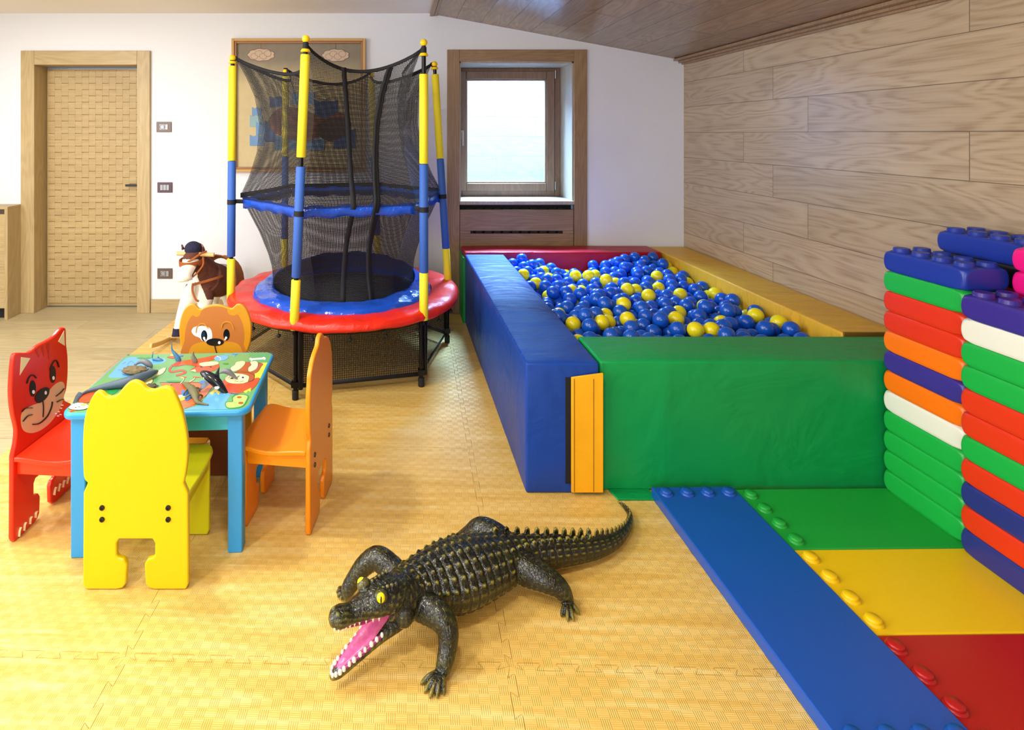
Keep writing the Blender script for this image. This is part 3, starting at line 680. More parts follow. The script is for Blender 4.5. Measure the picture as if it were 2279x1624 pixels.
# poles: measured top points (px,py at pole depth), sleeves as (colour, z0, z1)
ANG = [T0+60*k for k in range(6)]  # v2, v3, v4, v5, v6, v1
tops = {0: (943, 1.985), 1: (967, 1.945), 2: (826, 1.935), 3: (636, 1.935), 4: (518, 1.945), 5: (681, 1.98)}
base_px = {0: 943, 1: 998, 2: 843, 3: 634, 4: 515, 5: 655}
corner_top = []
for i, a in enumerate(ANG):
    foot = pol(a, TR, 0); lg = empty('leg', foot, 0); lg.parent = tr
    tang = Vector((-math.sin(math.radians(a)), math.cos(math.radians(a)), 0))
    b = MB(); b.tube((0, 0, .03), (0, 0, .37), .0135); b.tube(tuple(tang*.031+Vector((0, 0, .06))), tuple(tang*.031+Vector((0, 0, .40))), .0135)
    b.box(-.02, .02, -.02, .02, .07, .10); b.ball((0, -.016, .13), .006, 8, 6)
    # struts to the ring
    ol = b.build('leg', m_tube, tr); ol.location = foot; bpy.data.objects.remove(lg)
    b = MB(); b.tube((0, 0, .0), (0, 0, .05), .018); b.build('rubber_foot', m_rub, ol, bevel=.003)
    Yw = TC.y+foot.y; X0 = (base_px[i]-CX)/F*Yw-TC.x; X1 = (tops[i][0]-CX)/F*Yw-TC.x
    P0 = Vector((X0, foot.y-.012, .36)); P1 = Vector((X1, foot.y-.004, tops[i][1]-.03))
    at = lambda z: P0.lerp(P1, (z-P0.z)/(P1.z-P0.z))
    b = MB(); b.tube(P0, P1, .0125); po = b.build('net_pole', m_tube, tr)
    gap = {0: .09, 1: .02, 2: 0, 3: 0, 4: .0, 5: 0}[i]
    for (c, z0, z1) in ((m_fy, .385, .655), (m_fb, .668 if i in (4, 5) else .655, 1.275 if i != 5 else 1.27), (m_fy, 1.277 if i != 5 else 1.32, 1.88-gap)):
        b = MB(); A, B = at(z0), at(z1); dv = (B-A).normalized()
        b.sweep([A, A+dv*.003, B-dv*.003, B], [(.022, .022), (.0255, .0255), (.0255, .0255), (.022, .022)], 24, smooth=1)
        b.build('foam_sleeve', c, po, smooth=60)
    b = MB(); c = at(tops[i][1]-.025); b.ball(c+Vector((0, 0, .01)), .0215, 20, 12); b.build('ball_cap', m_cap, po, smooth=60)
    b = MB(); A, B = at(1.893), at(1.91); b.sweep([A, A.lerp(B, .3), B], [(.024, .024), (.027, .027), (.02, .02)], 20, smooth=1); b.build('cap_collar', m_cap, po, smooth=50)
    b = MB(); b.tube(at(1.0), at(1.03), .0275, 24); b.tube(at(1.912), at(1.945), .016, 20); b.build('tie_strap', m_tape, po, smooth=50)
    corner_top.append((at(1.93), at(1.02), a))
# net surface
prf = [(1.93, .695), (1.907, .68), (1.80, .625), (1.684, .577), (1.513, .551), (1.33, .567), (1.176, .617), (1.056, .672), (.967, .63), (.821, .557), (.676, .50), (.587, .475), (.45, .465)]
sag = [(1.93, .12), (1.8, .115), (1.5, .08), (1.2, .05), (1.03, .015), (.8, .03), (.6, .0), (.45, -.055)]
def ip(tab, z):
    for (z1, v1), (z0, v0) in zip(tab, tab[1:]):
        if z0 <= z <= z1: return v0+(v1-v0)*(z-z0)/(z1-z0)
    return tab[0][1] if z > tab[0][0] else tab[-1][1]
def rimz(t): return 1.93-.115*(4*t*(1-t))**.8
def netp(seg, t, z):
    a0, a1 = ANG[seg % 6], ANG[seg % 6]+60; r = ip(prf, z)
    c0, c1 = pol(a0, r, 0), pol(a1, r, 0)
    # follow the leaning pole heads near the top
    for c, (pt, pm, aa) in ((c0, corner_top[seg % 6]), (c1, corner_top[(seg+1) % 6])):
        k = max(0, (z-1.03)/.9); off = pt-pol(aa, TR, 0); c.x += off.x*k; c.y += off.y*k
    p = c0.lerp(c1, t); m = (c0+c1)/2; inward = -m.normalized()
    p += inward*ip(sag, z)*4*t*(1-t)
    return Vector((p.x, p.y, z))
NT, NZ = 14, 60
def arcv(z):
    n = 60; L = 0; p0 = None
    for k in range(n+1):
        zz_ = lerp(.45, z, k/n); p1 = (ip(prf, zz_), zz_)
        if p0: L += math.hypot(p1[0]-p0[0], p1[1]-p0[1])
        p0 = p1
    return L
b = MB(); uvs = []
for s_ in range(6):
    vs = []; off = s_*.75
    for j in range(NZ+1):
        for i in range(NT+1):
            t = i/NT; z = lerp(.45, rimz(t), j/NZ); vs.append(netp(s_, t, z)); uvs.append((off+t*.66, arcv(z)))
    b.add(vs, [(j*(NT+1)+i, j*(NT+1)+i+1, (j+1)*(NT+1)+i+1, (j+1)*(NT+1)+i) for j in range(NZ) for i in range(NT)])
def put_uv(o, uvs):
    ul = o.data.uv_layers.new(name='UVMap')
    for lp in o.data.loops: ul.data[lp.index].uv = uvs[lp.vertex_index]
net = b.build('safety_net', net_mat('black_net', (10, 11, 18), .0085, .33), tr, smooth=60, fixn=False); put_uv(net, uvs)
def strip(fn, n, w, name, mat, parent, sd='z', solid=.002):
    vs = []
    for i in range(n+1):
        p, u = fn(i/n); vs += [p-u*w/2, p+u*w/2]
    b = MB(); b.add(vs, [(2*i, 2*i+2, 2*i+3, 2*i+1) for i in range(n)]); return b.build(name, mat, parent, solid=solid, smooth=60)
zv = Vector((0, 0, 1))
for s_ in range(6):
    strip(lambda t: (netp(s_, t, rimz(t)), zv), 20, .022, 'rim_binding', m_tape, net)
    strip(lambda t: (netp(s_, t, 1.01)*1.0+pol(ANG[s_]+30, .006, 0)+Vector((0, 0, .006*math.sin(t*23+s_))), zv), 24, .066, 'net_belt', m_bluc, net)
    if s_ in (1, 2, 3): strip(lambda t: (netp(s_, t, 1.055), zv), 20, .03, 'belt_binding', m_tape, net)
    pt, pm, aa = corner_top[s_]; q0 = netp(s_, 0, 1.015)
    b = MB(); b.sweep([pm, q0], [(.004, .013), (.004, .013)], 8, smooth=1); b.build('corner_strap', m_tape, net)
    q0 = netp(s_, 0, 1.92); b = MB(); b.sweep([pt, q0], [(.005, .02), (.005, .02)], 8, smooth=1); b.build('corner_strap', m_tape, net)
def door_tape(ts, w, off):
    tt = [(1.84, ts[0]), (1.5, ts[1]), (1.03, ts[2]), (.75, ts[3]), (.46, ts[4])]
    def fn(k):
        z = lerp(1.835, .45, k); t = ip(tt, z); p = netp(5, t, z); p2 = netp(5, t+.02, z); u = (p2-p).normalized()
        return p+pol(ANG[5]+30, off, 0), u
    strip(fn, 40, w, 'door_binding', m_tape, net)
door_tape((.34, .40, .46, .39, .34), .030, .004); door_tape((.79, .72, .66, .65, .71), .034, .014); door_tape((.77, .70, .64, .64, .695), .02, .02)
# lower skirt net between the legs
b = MB(); uvs = []
for s_ in range(6):
    c0, c1 = pol(ANG[s_], .70, 0), pol(ANG[s_]+60, .70, 0); m = 8; vs = []
    for j in range(m+1):
        for i in range(m*2+1):
            t = i/(2*m); z = lerp(.075, .355, j/m); p = c0.lerp(c1, t); k = j/m
            pr = p.normalized()*.685; p = p.lerp(pr, k*k); vs.append((p.x, p.y, z)); uvs.append((s_*.8+t*.7, z))
    w = 2*m+1; b.add(vs, [(j*w+i, j*w+i+1, (j+1)*w+i+1, (j+1)*w+i) for j in range(m) for i in range(2*m)])
sk = b.build('skirt_net', net_mat('skirt_netting', (26, 20, 14), .0125, .30), tr, fixn=False); put_uv(sk, uvs)
for s_ in range(6):
    c0, c1 = pol(ANG[s_], .702, .068), pol(ANG[s_]+60, .702, .068)
    strip(lambda t: (c0.lerp(c1, t), zv), 2, .024, 'hem_tape', m_tape, sk)
for k in range(22):
    a = ANG[5]+8+k*360/22; b = MB(); p = pol(a, .715, .0)
    b.sweep([p+zv*.385, p+zv*.345], [(.003, .003), (.003, .003)], 6, smooth=1); b.ball(p+zv*.335, .0115, 12, 8); b.build('elastic_toggle', m_rub, tr, smooth=60)

# ================================================================== PLAY TABLE AND ANIMAL CHAIRS
TRZ = math.radians(2.6)
tb = empty('play_table', (-.838, 2.185, 0), TRZ, 'small blue play table with a colourful animal picture on its top', 'table')
m_tbl = plain('blue_table_paint', (44, 150, 218), .35, nb=.03, ns=60); m_teal = plain('teal_apron_paint', (44, 176, 196), .35)
TW, TD, TZ = .318, .262, .503
b = MB(); b.prism(rrect(-TW, TW, -TD, TD, .045, 7), TZ-.024, TZ, lambda a, c, d: (a, c, d)); b.build('tabletop', m_tbl, tb, bevel=.009, seg=4)
for sx in (-1, 1):
    for sy in (-1, 1):
        b = MB(); b.box(sx*.265-.025, sx*.265+.025, sy*.215-.025, sy*.215+.025, 0, TZ-.024); b.build('leg', m_tbl, tb, bevel=.004)
b = MB(); b.box(-.24, .24, -.225, -.207, TZ-.085, TZ-.024); b.box(-.24, .24, .207, .225, TZ-.085, TZ-.024); b.box(-.275, -.257, -.19, .19, TZ-.085, TZ-.024); b.box(.257, .275, -.19, .19, TZ-.085, TZ-.024)
b.build('apron', m_teal, tb, bevel=.002)
def strokep(pts, w, n=6, closed=False):
    q = [np.array(p, float) for p in crom(pts, n)] if len(pts) > 2 else [np.array(p, float) for p in pts]; L = []; Rr = []
    for i, p in enumerate(q):
        t = q[min(i+1, len(q)-1)]-q[max(i-1, 0)]; t = t/(np.linalg.norm(t)+1e-9); nn = np.array((-t[1], t[0]))*w/2
        L.append(tuple(p+nn)); Rr.append(tuple(p-nn))
    return L+Rr[::-1]
def ell(cx, cy, a, c, rot=0, n=28):
    return [(cx+a*math.cos(t)*math.cos(rot)-c*math.sin(t)*math.sin(rot), cy+a*math.cos(t)*math.sin(rot)+c*math.sin(t)*math.cos(rot)) for t in [2*PI*k/n for k in range(n)]]
sm = lambda pts, n=5: [tuple(p) for p in crom(pts, n, True)]
PC = [('green', (98, 160, 100)), ('pond', (92, 166, 216)), ('red', (222, 74, 34)), ('cream', (248, 236, 170)), ('yellow', (244, 226, 60)), ('roof', (214, 106, 60)), ('brown', (168, 84, 36)), ('ink', (20, 22, 20)), ('white', (244, 246, 246)), ('dkgreen', (44, 140, 70)), ('blue', (40, 110, 190)), ('ltgreen', (170, 206, 110))]
pm = [plain('tabletop_'+n_, c, .28, coat=.3) for n_, c in PC]; pid = {n_: i for i, (n_, c) in enumerate(PC)}
b = MB(); lay = [0]; ct, stn = math.cos(-TRZ), math.sin(-TRZ)
def tp(poly, colr, inked=False):
    """picture shapes, given in crop pixels, laid on the table top in table space"""
    lay[0] += 1; out = []
    for (x, y) in poly:
        w = wz(x/4.558+140, y/4.558+740, TZ); dx, dy = w.x+.838, w.y-2.185
        lx, ly = dx*ct-dy*stn, dx*stn+dy*ct
        out.append((max(-TW+.012, min(TW-.012, lx)), max(-TD+.012, min(TD-.012, ly))))
    b.cur = pid[colr]; z1 = TZ+.0003+.00003*lay[0]
    b.prism(out, TZ-.0005, z1, lambda a, c, d: (a, c, d))
    if colr in ('cream', 'red', 'brown', 'roof') and len(poly) > 4 and not inked:
        b.cur = pid['ink']; q_ = out+[out[0]]; L_ = []; N_ = []
        for i in range(len(out)):
            a_, c_ = np.array(out[i-1]), np.array(out[(i+1) % len(out)]); t_ = c_-a_; t_ = t_/(np.linalg.norm(t_)+1e-9); nn = np.array((-t_[1], t_[0]))*.0007
            L_.append(tuple(np.array(out[i])+nn)); N_.append(tuple(np.array(out[i])-nn))
        m = len(out); vs = [(x, y, z1+.00001) for x, y in L_+N_]
        b.add(vs, [(i, (i+1) % m, (i+1) % m+m, i+m) for i in range(m)])
b.cur = 0; b.prism(rrect(-TW+.009, TW-.009, -TD+.009, TD-.009, .038, 7), TZ-.001, TZ+.0003, lambda a, c, d: (a, c, d))
tp(sm([(640, 262), (760, 250), (880, 262), (1010, 258), (1048, 280), (1000, 312), (900, 330), (880, 380), (760, 410), (640, 452), (470, 455), (500, 400)]), 'pond')
for q in ([(600, 320), (640, 300)], [(650, 330), (690, 290), (720, 310)], [(560, 380), (600, 378)]): tp(strokep(q, 5), 'blue')
tp(sm([(745, 262), (790, 250), (830, 256), (870, 250), (900, 262), (820, 272)]), 'dkgreen')
tp([(980, 510), (1300, 500), (1545, 512), (1470, 620), (1330, 745), (1180, 800), (1080, 620)], 'roof'); tp(strokep([(985, 508), (1545, 510)], 5), 'ink')
tp(strokep([(1545, 512), (1440, 660)], 5), 'ink'); tp(strokep([(1420, 690), (1200, 795)], 5), 'ink')
tp([(1440, 665), (1560, 545), (1720, 600), (1660, 690), (1660, 810), (1190, 815), (1215, 795), (1400, 730)], 'pond')
tp(sm([(1110, 520), (1230, 520), (1250, 620), (1150, 640), (1090, 570)]), 'red'); tp(strokep([(1110, 520), (1090, 560), (1110, 610)], 5), 'ink')
tp([(1950, 310), (2075, 305), (2005, 462), (1900, 500), (1870, 430)], 'yellow')
tp(sm([(1600, 530), (1660, 478), (1800, 500), (1990, 460), (1940, 560), (1860, 600), (1690, 618)]), 'red'); tp([(1490, 615), (1560, 555), (1660, 575), (1640, 625), (1600, 600), (1580, 632), (1545, 600), (1510, 630)], 'yellow')
tp([(1830, 600), (1910, 560), (1900, 600), (1880, 590), (1860, 612)], 'yellow')
tp(sm([(1780, 312), (1860, 300), (2020, 312), (2010, 350), (1950, 415), (1780, 400)]), 'brown')
tp(sm([(1760, 300), (1830, 290), (1850, 306), (1830, 340), (1780, 380), (1720, 392), (1700, 360), (1740, 330)]), 'cream')
tp(sm([(1900, 300), (1960, 290), (1980, 320), (1960, 370), (1890, 400), (1880, 360), (1910, 330)]), 'cream')
tp(sm([(1640, 470), (1700, 420), (1830, 400), (1930, 430), (1930, 480), (1840, 515), (1700, 515)]), 'cream')
tp(sm([(1740, 410), (1800, 390), (1900, 398), (1945, 430), (1930, 490), (1880, 500), (1890, 450), (1840, 425)]), 'brown')
tp(strokep([(1645, 470), (1700, 420), (1830, 402), (1935, 430), (1930, 480), (1840, 515)], 4), 'ink')
tp(ell(1822, 455, 26, 14), 'white'); tp(ell(1826, 457, 13, 9), 'ink'); tp(ell(1715, 465, 16, 8), 'ink'); tp(strokep([(1740, 490), (1790, 500), (1840, 490)], 4), 'ink')
tp(sm([(1105, 330), (1200, 290), (1400, 262), (1540, 234), (1610, 240), (1560, 270), (1480, 290), (1560, 310), (1585, 340), (1560, 375), (1470, 402), (1340, 400), (1290, 385), (1345, 345), (1250, 330), (1150, 345)]), 'red')
tp(strokep([(1110, 335), (1080, 380), (1110, 400), (1200, 385), (1245, 405), (1150, 438)], 18), 'red')
tp(sm([(1380, 318), (1450, 300), (1560, 296), (1580, 318), (1520, 340), (1420, 345)]), 'cream'); tp(strokep([(1345, 345), (1420, 345), (1500, 340), (1570, 325)], 4), 'ink')
tp(ell(1405, 352, 12, 6), 'ink'); tp(ell(1500, 352, 12, 6), 'ink'); tp([(1290, 390), (1340, 372), (1350, 400)], 'cream')
tp(sm([(1535, 265), (1560, 240), (1640, 232), (1680, 250), (1640, 280), (1560, 285)]), 'pond'); tp(strokep([(1560, 240), (1600, 262), (1590, 284)], 4), 'white')
tp(strokep([(1905, 272), (2045, 262)], 14), 'white'); tp(ell(1905, 268, 13, 9), 'white'); tp(ell(2045, 266, 13, 9), 'white'); tp(ell(1915, 280, 11, 7), 'white'); tp(ell(2038, 256, 10, 6), 'white')
tp(strokep([(1640, 218), (1720, 228), (1770, 215), (1740, 240), (1730, 212), (1880, 205)], 5), 'pond')
tp(sm([(1650, 755), (1652, 705), (1715, 700), (1715, 655), (1780, 625), (1880, 640), (1870, 690), (1820, 755), (1700, 775)]), 'dkgreen'); tp(sm([(1660, 750), (1662, 712), (1725, 706), (1728, 662), (1785, 634), (1868, 646), (1858, 690), (1812, 748), (1702, 766)]), 'ltgreen')
tp(ell(1790, 660, 22, 9), 'red'); tp(ell(1805, 718, 24, 11), 'red')
tp(strokep([(1190, 455), (1230, 470), (1190, 520)], 9), 'cream'); tp(strokep([(1340, 455), (1330, 475), (1280, 505)], 9), 'cream'); tp(strokep([(1185, 452), (1255, 455)], 7), 'red'); tp(strokep([(1320, 452), (1395, 455)], 7), 'red')
tp(ell(1130, 498, 80, 9), 'dkgreen'); tp(sm([(1060, 250), (1110, 240), (1150, 252), (1110, 264)]), 'red'); tp(sm([(1150, 235), (1210, 228), (1220, 240), (1180, 248)]), 'blue'); tp(sm([(1090, 228), (1120, 222), (1130, 236), (1100, 238)]), 'yellow')
tp(sm([(1000, 370), (1045, 362), (1020, 410), (960, 440), (920, 430)]), 'cream')
tp(sm([(820, 510), (870, 480), (905, 470), (910, 500), (870, 530)]), 'cream'); tp(sm([(380, 610), (500, 570), (560, 590), (480, 640), (360, 650)]), 'dkgreen'); tp(sm([(150, 690), (200, 640), (300, 610), (350, 620), (290, 700), (200, 720)]), 'red')
tp(ell(150, 752, 118, 40), 'ink'); tp(ell(150, 752, 112, 36), 'white'); tp([(170, 735), (240, 722), (215, 755)], 'yellow'); tp([(65, 805), (95, 788), (130, 793), (80, 808)], 'red'); tp(ell(130, 765, 8, 5), 'ink'); tp(ell(165, 760, 8, 5), 'ink')
tp(sm([(1200, 600), (1270, 590), (1310, 650), (1270, 690), (1230, 680)]), 'blue'); tp(sm([(1150, 650), (1210, 640), (1220, 680), (1160, 695)]), 'white'); tp(sm([(1160, 680), (1230, 650), (1240, 680), (1180, 700)]), 'yellow'); tp(sm([(1390, 500), (1440, 490), (1460, 515), (1400, 525)]), 'blue')
tp(ell(650, 225, 30, 6), 'dkgreen'); tp(ell(1650, 318, 30, 6), 'dkgreen')
pic_o = b.build('tabletop_picture', pm, tb, smooth=0); pic_o['label'] = 'printed cartoon picture'

BASE_R = [(.166, .309), (.168, .02), (.160, .002), (.060, .002), (.042, .006), (.031, .02), (.028, .081), (.037, .098), (.055, .103), (.061, .112), (.061, .149), (.053, .162)]
def chair(label, pos, rz, mb_, ms_, head, seat_w=.33, name='animal_chair'):
    """local x along the back board, +y towards the front of the seat"""
    t = empty(name, (pos[0], pos[1], 0), rz, label, 'chair', 'animal chairs around the play table')
    out = [tuple(p) for p in head]+BASE_R+[(-x, z) for x, z in BASE_R[::-1]]
    b = MB(); b.prism(out, 0, .018, lambda a, c, d: (a, d, c)); b.build('back_board', mb_, t, bevel=.005, seg=3, smooth=30)
    fr = [(-.152, .285), (.152, .285)]+[(x*.91, z) for x, z in BASE_R[1:]]+[(-x*.91, z) for x, z in BASE_R[1:][::-1]]
    b = MB(); b.prism(fr, .245, .262, lambda a, c, d: (a, d, c)); b.build('front_board', ms_, t, bevel=.004, smooth=30)
    # scooped seat with rounded front corners
    b = MB(); n, m = 12, 16; top = []; bot = []
    for j in range(m+1):
        y = .018+(.282-.018)*j/m; k = j/m; hw = seat_w/2-(.03*max(0, (k-.86)/.14)**2)
        z = .300+.012*math.cos(k*PI*1.6+.6)*(.4+.6*k)+.006*k-.004*max(0, (k-.9)/.1)**2
        for i in range(n+1): x = (-1+2*i/n)*hw; top.append((x, y, z)); bot.append((x, y, z-.017))
    w = n+1; N = len(top); fs = [(j*w+i, j*w+i+1, (j+1)*w+i+1, (j+1)*w+i) for j in range(m) for i in range(n)]
    fs += [tuple(N+q for q in f)[::-1] for f in fs]
    rim = [i for i in range(n+1)]+[j*w+n for j in range(1, m+1)]+[m*w+i for i in range(n-1, -1, -1)]+[j*w for j in range(m-1, 0, -1)]
    fs += [(rim[k], rim[(k+1) % len(rim)], rim[(k+1) % len(rim)]+N, rim[k]+N) for k in range(len(rim))]
    b.add(top+bot, fs); b.build('seat', ms_, t, bevel=.004, seg=3, smooth=45)
    b = MB(); b.box(-.14, .14, .018, .03, .235, .285); b.box(-.148, -.132, .018, .245, .235, .287); b.box(.132, .148, .018, .245, .235, .287); b.build('seat_rail', ms_, t, bevel=.002)
    for x in (-.106, .104):
        for z in (.262, .225):
            b = MB(); b.lathe([(.0001, .002), (.003, .002), (.0035, .004), (.008, .0035), (.0085, 0)], n=18); o = b.build('bolt', m_black, t, smooth=50)
            o.location = (x, .0, z); o.rotation_euler = (PI/2, 0, 0)
    return t
HEAD_Y = [(-.1525, .34), (-.165, .358), (-.168, .419), (-.168, .481), (-.1635, .542), (-.149, .592), (-.137, .616), (-.125, .63), (-.109, .6285), (-.094, .616), (-.076, .6125), (-.057, .622), (-.036, .647), (-.020, .660), (-.002, .664), (.020, .655), (.035, .64), (.0565, .635), (.081, .643), (.0996, .644), (.118, .635), (.1335, .604), (.149, .561), (.161, .5055), (.166, .456), (.164, .407), (.158, .364), (.1525, .34)]
head_y = crom(HEAD_Y, 3)
c_y = chair('yellow wooden chair seen from behind at the near end of the play table', (-.8325, 1.798), 0, plain('yellow_paint', (220, 188, 0), .3), plain('lime_yellow_paint', (222, 218, 22), .3), head_y)
def plane_uz(px, py, O, d):
    """pixel -> (along d from O, z) on the vertical plane through O with direction d"""
    rx = (px-CX)/F; den = d[0]-rx*d[1]; s_ = (rx*O[1]-O[0])/den; Y = O[1]+s_*d[1]
    return s_, EYE-(py-CY)/F*Y
def printer(parent, conv, mats, y_face):
    st = {'b': MB(), 'n': 0}
    def f(poly, mi):
        st['n'] += 1; st['b'].cur = mi; pts = [conv(x, y) for x, y in poly]
        st['b'].prism(pts, y_face-.0005, y_face+.0004+.00025*st['n'], lambda a, c, d: (a, d, c))
    return st, f
# red cat chair, facing right
dR = Vector((.07, 1, 0)).normalized(); oR = Vector((-1.3655, 2.168, 0)); nR = Vector((dR.y, -dR.x, 0))
fR = oR+nR*.018; cvR = lambda x, y: (lambda s_: (-s_[0], s_[1]))(plane_uz(x*.4311, 640+y*.4311, fR, dR))
hr = [(100, 765), (88, 735), (70, 650), (60, 560), (62, 470), (68, 395), (76, 346), (98, 335), (140, 335), (162, 328), (200, 296), (262, 264), (290, 240), (318, 210), (333, 205), (342, 218), (344, 290), (351, 350), (352, 440), (345, 520), (332, 575), (322, 606)]
hr = [cvR(*p) for p in hr][::-1]   # far (negative x) first
hr[0] = (-.1525, .345); hr[-1] = (.1525, .345); head_r = crom(hr, 3)
m_rp = plain('red_paint', (224, 42, 18), .26)
c_r = chair('red wooden cat face chair on the left side of the play table', (oR.x, oR.y), math.atan2(-dR.y, -dR.x), m_rp, plain('red_seat_paint', (228, 48, 20), .24), head_r)
rm = [plain('cat_cream', (228, 196, 150), .3), plain('cat_ink', (22, 14, 10), .3), plain('cat_white', (250, 250, 250), .3), plain('cat_dark_red', (186, 34, 22), .3), plain('cat_ear_cream', (244, 232, 176), .3)]
st, f = printer(c_r, cvR, rm, .018)
f(sm([(108, 690), (116, 640), (160, 610), (205, 590), (250, 535), (285, 498), (318, 485), (333, 505), (330, 560), (310, 620), (265, 690), (210, 735), (160, 750), (120, 735)]), 0)
f([(108, 358), (156, 364), (102, 452)], 4); f([(300, 278), (330, 222), (334, 300)], 4)
f([(208, 300), (222, 294), (226, 356)], 3); f([(236, 288), (252, 282), (252, 372)], 3); f([(178, 318), (192, 312), (200, 360)], 3)
f(ell(167, 520, 16, 42), 1); f(ell(271, 447, 15, 44), 1)
f(ell(170, 538, 7, 10), 2); f(ell(273, 466, 6, 10), 2); f(sm([(178, 570), (195, 535), (230, 515), (250, 520), (248, 550), (225, 580), (195, 595)]), 1); f(ell(232, 542, 6, 10), 2)
f(strokep([(218, 580), (222, 620), (220, 668)], 3.5), 1); f(strokep([(165, 705), (200, 700), (240, 665), (262, 620), (268, 588)], 5), 1)
f(strokep([(136, 495), (145, 465), (165, 450), (186, 466)], 4), 1); f(strokep([(256, 425), (268, 390), (288, 374), (302, 410)], 4), 1)
for q in ([(165, 620), (130, 622), (110, 640)], [(165, 655), (140, 662), (115, 690)], [(285, 560), (310, 540), (328, 520)], [(290, 590), (308, 580), (326, 575)]): f(strokep(q, 2.5), 1)
for (x, y) in ((286, 650), (300, 640), (312, 622), (318, 606), (296, 662), (308, 655)): f(ell(x, y, 2.5, 3), 2)
for x in (94, 120, 150, 178): f(strokep([(x, 1280-(x-98)*1.15), (x+3, 1250-(x-98)*1.1), (x+10, 1232-(x-98)*1.0)], 2.6), 4)
for x in (275, 297, 319, 340): f(strokep([(x, 1070-(x-275)*.9), (x+4, 1045-(x-275)*.85), (x+10, 1028-(x-275)*.8)], 2.6), 4)
st['b'].build('painted_cat_face', rm, c_r, smooth=0)
# brown dog chair, facing the camera
YF = 2.64; c_bpos = (-.851, YF+.018)
cvB = lambda x, y: (lambda w: (-(w.x-c_bpos[0]), w.z))(wx(350+x/5.8, 520+y/5.8, YF))
hb = [(1130, 1600), (1170, 1500), (1200, 1400), (1213, 1290), (1213, 1190), (1195, 1090), (1160, 1000), (1120, 942), (1072, 912), (1020, 914), (985, 945), (952, 966), (900, 948), (830, 925), (760, 916), (680, 925), (610, 950), (565, 974), (530, 965), (490, 925), (445, 908), (400, 925), (350, 968), (312, 1050), (288, 1150), (280, 1250), (290, 1370), (310, 1470), (340, 1560), (365, 1610)]
hb = [cvB(*p) for p in hb]; hb = [(-.1525, .34), (-.163, .36)]+[p for p in hb if p[1] > .385]+[(.163, .36), (.1525, .34)]
m_br = plain('ochre_paint', (206, 142, 22), .35)
c_b = chair('brown wooden dog face chair behind the play table', c_bpos, PI, m_br, plain('dark_brown_paint', (126, 66, 34), .35), crom(hb, 2))
bmats = [plain('dog_brown', (184, 112, 48), .35), plain('dog_ochre', (204, 144, 30), .35), plain('dog_white', (240, 242, 244), .3), plain('dog_ink', (8, 14, 20), .25), plain('dog_blue', (20, 46, 70), .3)]
st, f = printer(c_b, cvB, bmats, .018)
f(sm([(352, 1620), (352, 1380), (372, 1210), (410, 1110), (455, 1052), (500, 1074), (548, 1050), (566, 1004), (600, 968), (680, 946), (760, 940), (850, 948), (898, 970), (905, 1010), (940, 1046), (995, 1054), (1035, 1040), (1070, 1090), (1105, 1180), (1122, 1300), (1112, 1420), (1090, 1620)], 4), 0)
f(sm([(400, 1560), (440, 1455), (520, 1410), (630, 1395), (740, 1442), (860, 1400), (960, 1395), (1050, 1430), (1092, 1500), (1092, 1640), (740, 1700), (400, 1640)], 4), 1)
f(sm([(444, 1262), (465, 1215), (510, 1195), (580, 1188), (650, 1200), (695, 1240), (710, 1310), (700, 1360), (640, 1390), (580, 1380), (545, 1340), (480, 1312)]), 2)
f(ell(607, 1316, 40, 72), 3); f(ell(895, 1303, 41, 73), 3); f(ell(600, 1300, 20, 40), 4)
f(ell(748, 1397, 114, 49), 3); f(ell(606, 1345, 15, 17), 2); f(ell(616, 1368, 12, 12), 2); f(ell(890, 1340, 14, 16), 2); f(ell(878, 1360, 11, 11), 2); f(ell(803, 1403, 17, 19), 2)
f(strokep([(503, 1278), (510, 1215), (550, 1168), (610, 1165), (662, 1220)], 11), 1); f(strokep([(832, 1212), (850, 1155), (910, 1135), (965, 1165), (992, 1240)], 11), 1)
f(strokep([(745, 1445), (752, 1480), (768, 1540), (772, 1600)], 10), 3)
st['b'].build('painted_dog_face', bmats, c_b, smooth=0)
# orange chair, facing left
HEAD_O = [(-.1525, .34), (-.163, .37), (-.168, .43), (-.166, .50), (-.155, .55), (-.150, .575), (-.120, .612), (-.085, .632), (-.05, .645), (-.035, .668), (-.005, .676), (.02, .664), (.04, .645), (.08, .634), (.115, .612), (.142, .575), (.160, .52), (.168, .45), (.165, .38), (.1525, .34)]
dO = Vector((.13, 1, 0)).normalized()
c_o = chair('orange wooden chair on the right side of the play table, seen edge on', (-.293, 2.200), math.atan2(dO.y, dO.x), plain('orange_paint', (244, 142, 10), .32), plain('orange_seat_paint', (248, 148, 12), .3), crom(HEAD_O, 3))

# ================================================================== TOY SEA ANIMALS ON THE TABLE
def cpt(x, y, z): return wz(x/4.558+140, y/4.558+740, z)
def cpy(x, y, Y): return wx(x/4.558+140, y/4.558+740, Y)
def fin(b, pts, th=.0016):
    """thin tapering fin through 3+ world points"""
    c = sum((Vector(p) for p in pts), Vector())/len(pts); n = (Vector(pts[1])-Vector(pts[0])).cross(Vector(pts[2])-Vector(pts[0])).normalized()
    m = len(pts); vs = [Vector(p) for p in pts]+[c+n*th, c-n*th]
    b.add(vs, [(i, (i+1) % m, m) for i in range(m)]+[((i+1) % m, i, m+1) for i in range(m)])
m_wh = plain('whale_blue_grey', (74, 92, 112), .45, nb=.35, ns=120, var=.25); m_belly = plain('whale_belly', (196, 200, 180), .5, nb=.5, ns=150)
t = empty('toy_whale', cpt(600, 520, TZ), 0, 'long blue-grey toy whale lying on the left of the play table', 'toy animal'); o0 = t.location.copy()
